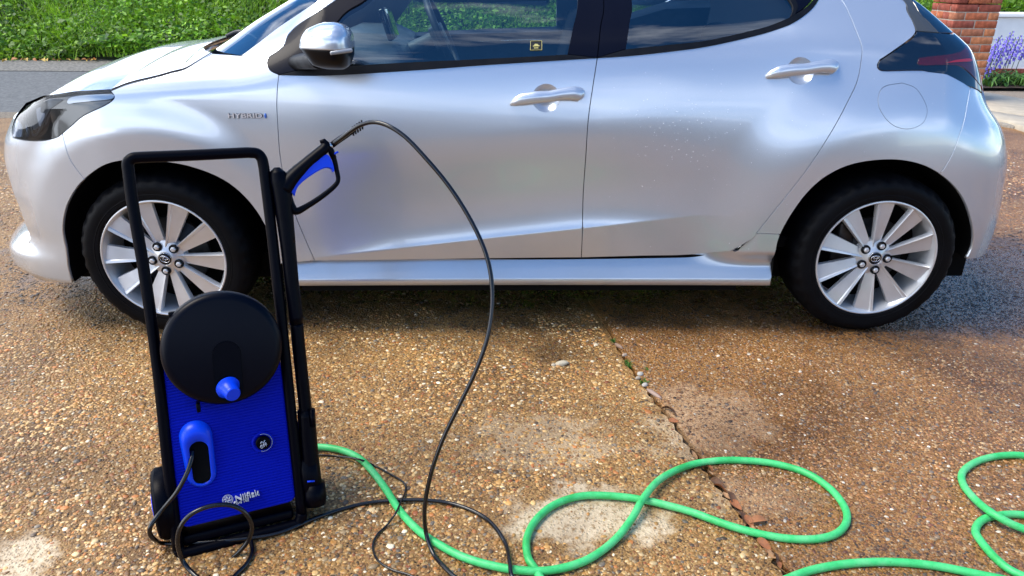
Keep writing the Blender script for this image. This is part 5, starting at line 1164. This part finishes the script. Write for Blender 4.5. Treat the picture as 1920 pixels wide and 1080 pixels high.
# fallen yellow leaves at the foot of the bank
YL = simple('yellow_leaf', (.50,.33,.06), .6, var=.3, vscale=40); OL = simple('orange_leaf', (.42,.17,.05), .6, var=.3, vscale=40); lm = leaf_mesh(.07, .045, .008); lm.materials.append(YL)
for k, (px, py) in enumerate([(14,112),(24,114),(42,109),(52,110),(62,113),(75,110),(95,105),(110,108),(123,107),(141,107),(160,105),(162,108),(180,92),(183,100),(186,95),(201,106),(216,104),(225,105),(232,103),(250,98),(265,89),(272,92)]):
    p = G(px, py); o = link('fallen_leaf', lm, None, None, 'small %s fallen leaf, %s from the left at the foot of the bank' % ('orange' if k % 3 == 0 else 'yellow', ORD[k]), 'leaf', 'fallen leaves along the foot of the bank')
    o.location = (p[0], min(p[1]-.2, 8.60), .02); o.rotation_euler = (random.uniform(-.5,.9), random.uniform(-.4,.4), random.uniform(0,6.28)); o.scale = (random.uniform(.7,1.3),)*3
    if k % 3 == 0: o.material_slots[0].link = 'OBJECT'; o.material_slots[0].material = OL

# ================================================================ right: gate pillar, white wall, bluebells, paving
PY_ = 5.15; c0 = YP(1787, 43, PY_)[0]; PW = .44
PIL = empty('brick_pillar', (c0+PW/2, PY_+PW/2, 0), 'square red brick gate pillar with pale mortar behind the rear window', 'pillar')
MORT = simple('mortar', (.42,.37,.30), .9, var=.2, vscale=60, bmp=.4, bscale=200)
box('mortar', (c0+PW/2, PY_+PW/2, .475), PW/2-.006, PW/2-.006, .475, MORT, PIL)
BR = []
for k, c_ in enumerate([(.34,.085,.035),(.42,.12,.05),(.26,.06,.035),(.46,.17,.07),(.30,.075,.045),(.36,.13,.065)]):
    m, t, b = newmat('brick_red'); n = noise(t, 18, 5, .6); r_ = ramp(t, n.outputs['Fac'], [(.3, tuple(x*.6 for x in c_)), (.5, c_), (.72, tuple(min(1, x*1.5+.02) for x in c_))]); t.links.new(r_.outputs[0], b.inputs['Base Color']); b.inputs['Roughness'].default_value = .85; bump(t, b, noise(t, 120, 4).outputs['Fac'], .5, .003); BR.append(m)
bme = {}
def brick_mesh(l, d, h):
    k = (round(l, 3), round(d, 3))
    if k not in bme: me = mesh('brick', *box_data((0,0,0), (l/2,0,0), (0,d/2,0), (0,0,h/2)), False); bevel_mesh(me, .004, 1); me.materials.append(BR[0]); bme[k] = me
    return bme[k]
zc_ = .005; cz = 0; rb = random.Random(5)
ZCAP = float(YP(1830, 3, PY_)[2])
while zc_ < ZCAP-.005:
    even = cz % 2 == 0; full, half, dpt = .215, .1025, .1025; j = .010; items = []
    lens = [full, full] if even else [half, full, half]
    pos = 0
    for l in lens:   # front and back faces
        items.append((c0+pos+l/2, PY_+dpt/2, l, dpt)); items.append((c0+pos+l/2, PY_+PW-dpt/2, l, dpt)); pos += l+j
    pos = dpt+j; rem = PW-2*dpt-2*j
    for side in (0, 1):
        x = c0+dpt/2 if side == 0 else c0+PW-dpt/2
        if even: items.append((x, PY_+PW/2, dpt, rem))
        else:
            for q_ in (0, 1): items.append((x, PY_+dpt+j+(rem-j)/4*(1 if q_ == 0 else 3)+(j/2 if q_ else 0), dpt, (rem-j)/2))
    for (x, y, l, d) in items:
        o = link('brick', brick_mesh(l, d, .065), None); o.location = (x-PIL.location.x+rb.uniform(-.0015,.0015), y-PIL.location.y+rb.uniform(-.002,.002), zc_+.0325); o.parent = PIL
        o.material_slots[0].link = 'OBJECT'; o.material_slots[0].material = rb.choice(BR)
    zc_ += .075; cz += 1
box('capstone', (c0+PW/2, PY_+PW/2, zc_+.035), PW/2+.02, PW/2+.02, .035, simple('cap_stone', (.30,.30,.22), .9, var=.3, vscale=30, bmp=.4), PIL, bev=.006)
WHITE = simple('white_wall_paint', (.80,.80,.79), .7, var=.05, vscale=8, bmp=.25, bscale=60)
WY = 7.15; zt = YP(1895, 25, WY)[2]; x0w = YP(1848, 60, WY)[0]
WL = empty('garden_wall', (x0w, WY, 0), 'low white painted garden wall behind the bluebells', 'wall')
box('wall_body', ((x0w+12)/2, WY+.11, (zt-.05)/2+.0), (12-x0w)/2, .10, (zt-.05)/2, WHITE, WL)
box('coping', ((x0w+12)/2, WY+.10, zt-.02), (12-x0w)/2+.01, .13, .025, WHITE, WL, bev=.006)
box('plinth', ((x0w+12)/2, WY+.0, .07), (12-x0w)/2, .02, .07, BR[2], WL)
zj = YP(1895, 74, WY)[2]; box('wall_joint', ((x0w+12)/2, WY+.0085, zj), (12-x0w)/2, .003, .003, simple('joint_grey', (.45,.45,.47), .9), WL)
# paving beside the drive
PAV = simple('paving_stone', (.44,.38,.29), .85, var=.14, vscale=12, bmp=.3, bscale=90)
pa_, pb_ = G(1845,172,.06), G(1925,185,.06)
for k, (px4, lb) in enumerate((([(1800,165),(1845,172),(1960,192),(1960,222),(1865,207),(1790,190)], 'upper cream paving slab beside the flower bed'), ([(1790,192),(1865,209),(1960,224),(1960,250),(1888,226),(1780,205)], 'lower cream paving slab next to the driveway edge'))):
    pts = [G(x, y, .05) for x, y in px4]; V = [tuple(p) for p in pts]+[(p[0], p[1], -.03) for p in pts]; n_ = len(pts)
    me = mesh('paving_slab', V, [tuple(range(n_)), tuple(range(2*n_-1, n_-1, -1))]+[(i_, (i_+1) % n_, n_+(i_+1) % n_, n_+i_) for i_ in range(n_)], False); bevel_mesh(me, .006, 1); link('paving_slab', me, PAV, None, lb, 'paving slab')
pts = [G(x, y, .03) for x, y in ((1868,213),(1900,226),(1903,236),(1880,232),(1866,222))]; V = [tuple(p) for p in pts]+[(p[0], p[1], -.03) for p in pts]
me = mesh('kerb_block', V, [(0,1,2,3,4),(9,8,7,6,5)]+[(i_, (i_+1) % 5, 5+(i_+1) % 5, 5+i_) for i_ in range(5)], False); bevel_mesh(me, .006, 1); link('kerb_block', me, simple('kerb_stone', (.26,.23,.19), .9, var=.35, vscale=70, bmp=.5), None, 'rough grey edging block at the corner of the paving', 'edging block')
sheet('flower_bed', 5.4, 12, 6.2, 7.15, .035, simple('bed_soil', (.06,.04,.028), .95, var=.4, vscale=40, bmp=.6))
sheet('path', 5.2, 12, 4.0, 6.2, -.002, simple('path_ground', (.26,.21,.16), .9, var=.4, vscale=90, bmp=.5))
# bluebells
BELL = simple('bluebell_petal', (.17,.13,.58), .5, var=.25, vscale=60); STEM = simple('bluebell_stem', (.06,.10,.04), .6)
BLF, t, b = newmat('strap_leaf'); n = noise(t, 6, 3); r_ = ramp(t, n.outputs['Fac'], [(.35, (.04,.12,.015)), (.65, (.12,.26,.04))]); t.links.new(r_.outputs[0], b.inputs['Base Color']); b.inputs['Roughness'].default_value = .4
def bell_mesh():
    vs, fs = lathe_data([(.001,0),(.006,-.003),(.0075,-.010),(.0075,-.017),(.012,-.022)], 6, (0,0,0), (0,0,1)); return vs, fs
bell = bell_mesh()
def bluebells(pxs, label, YY, seed):
    r = random.Random(seed); base = YP(pxs[0][0], 165, YY); root = empty('bluebell_plant', (base[0], YY, .04), label, 'flower plant', 'bluebells in the bed by the white wall')
    for (px, py) in pxs:
        top = YP(px, py, YY+r.uniform(-.12,.12)); x_ = top[0]-r.uniform(.02,.10); st = cr_spline([np.array((x_, top[1], .03)), np.array((x_+.01, top[1], top[2]*.5)), top], 5); vs_, fs_ = tube_data(st, .004, 6)
        so_ = put(link('flower_stalk', mesh('stalk', vs_, fs_), STEM), root); parts = []
        for k in range(15):
            z_ = top[2]-k*.016; a = k*2.4+r.random(); rr_ = .018+.012*min(1, k/6); c = np.array((np.interp(z_, [.03, top[2]], [x_, top[0]])+math.cos(a)*rr_, top[1]+math.sin(a)*rr_, z_)); sc2 = .75+.5*min(1, k/8)
            parts.append(([c+np.array(q)*sc2*1.25 for q in bell[0]], bell[1]))
        V, F = join_data(parts); put(link('blossom', mesh('blossom', V, F), BELL), so_)
    for k in range(46):
        a = r.uniform(0, 6.28); L_ = r.uniform(.22, .42); b0 = np.array((base[0]+r.uniform(-.12,.12), YY+r.uniform(-.15,.10), .03)); d = np.array((math.cos(a), math.sin(a), 0)); pts = []
        for q in range(6):
            t = q/5; pts.append(b0+d*L_*t*.85+np.array((0,0,L_*(1.25*t-1.15*t*t))))
        V = []; sdv = np.array((-d[1], d[0], 0))
        for q, p in enumerate(pts): w_ = .013*(1-.9*(q/5)**2); V += [p-sdv*w_, p+np.array((0,0,-.004)), p+sdv*w_]
        lf = link('leaf', mesh('leaf', V, [(q*3+z, q*3+z+1, (q+1)*3+z+1, (q+1)*3+z) for q in range(5) for z in (0,1)]), BLF); put(lf, root)
bluebells([(1858,98),(1866,84),(1873,70),(1878,66),(1884,88),(1862,112)], 'bluebell plant with violet spikes nearest the tail light', 6.45, 1)
bluebells([(1893,66),(1899,58),(1904,70),(1888,74)], 'tallest bluebell plant, second from the car', 6.6, 2)
bluebells([(1914,66),(1921,72),(1908,80),(1935,70)], 'bluebell plant at the right edge of the picture', 6.5, 3)
print('objects', len(bpy.data.objects), 'polys', sum(len(o.data.polygons) for o in bpy.data.objects if o.type == 'MESH'))

# ================================================================ the house added unseen behind the viewer, for paint and glass to reflect
HB, t, b = newmat('house_brick'); bt_ = t.nodes.new('ShaderNodeTexBrick'); bt_.inputs['Scale'].default_value = 1; bt_.inputs['Brick Width'].default_value = .225; bt_.inputs['Row Height'].default_value = .075; bt_.inputs['Mortar Size'].default_value = .006
bt_.inputs['Color1'].default_value = (.20,.17,.14,1); bt_.inputs['Color2'].default_value = (.16,.13,.11,1); bt_.inputs['Mortar'].default_value = (.28,.26,.23,1)
tcx = t.nodes.new('ShaderNodeTexCoord'); mpx = t.nodes.new('ShaderNodeMapping'); mpx.inputs['Rotation'].default_value = (rad(90),0,0); t.links.new(tcx.outputs['Object'], mpx.inputs[0]); t.links.new(mpx.outputs[0], bt_.inputs[0]); t.links.new(bt_.outputs[0], b.inputs['Base Color']); b.inputs['Roughness'].default_value = .9
HO = empty('reflection_house', (1, -9.5, 0), 'unseen bungalow with tiled roof, added opposite the car to be mirrored in its paint and windows', 'reflection_house')
box('wall', (1.5, -15.5, 1.2), 8.5, 3.6, 1.2, HB, HO)
RF = simple('roof_tile', (.06,.045,.04), .85, var=.3, vscale=20)
put(link('roof', mesh('roof', [(-7.4,-11.5,2.35),(10.4,-11.5,2.35),(10.4,-19.5,2.35),(-7.4,-19.5,2.35),(-5.4,-15.5,3.3),(8.4,-15.5,3.3)], [(0,1,5,4),(1,2,5),(2,3,4,5),(3,0,4),(3,2,1,0)], False), RF), HO)
for x in (-4.2, 1.2, 6.6):
    WN = box('window', (x, -11.87, 1.45), 1.0, .04, .6, simple('frame_white', (.75,.75,.73), .5), HO); box('pane', (x, -11.82, 1.45), .92, .012, .52, GLOSSBLACK, WN)
box('door', (-1.5, -11.86, 1.02), .45, .05, 1.0, simple('door_green', (.03,.06,.05), .4), HO)

# drops of rinse water still standing on the rear door and quarter
rd_ = np.random.default_rng(21); V = []; F = []; hv, hf = lathe_data([(1,0),(.85,.5),(.45,.85),(0,1)], 8)
hv = np.array(hv)
for k in range(230):
    px_, py_ = (rd_.normal(1270, 70), rd_.normal(235, 45)) if k < 130 else (rd_.uniform(1130, 1800), rd_.uniform(120, 470))
    sz_ = solve([(px_, py_)])[0]
    if py_ < 125 or np.hypot(sz_[0]-WRx, sz_[1]-WZ) < .41 or sz_[1] < .31: continue
    n_ = body_n(sz_[0], sz_[1]); p_ = body(sz_[0], sz_[1], -.0001); r_ = rd_.uniform(.0006, .0015); t1 = np.cross(n_, (0,0,1.)); t1 /= np.linalg.norm(t1); t2 = np.cross(n_, t1)
    b = len(V); V += [p_+(t1*q[0]+t2*q[1]*1.2+n_*q[2]*.6)*r_ for q in hv]; F += [tuple(i+b for i in f) for f in hf]
DRP, t, bb = newmat('water_drop'); bb.inputs['Base Color'].default_value = (.75,.78,.82,1); bb.inputs['Roughness'].default_value = .05; bb.inputs['Metallic'].default_value = .5; bb.inputs['Coat Weight'].default_value = 1
put(link('water_drops', mesh('water_drops', V, F), DRP, kind='stuff'), CAR)
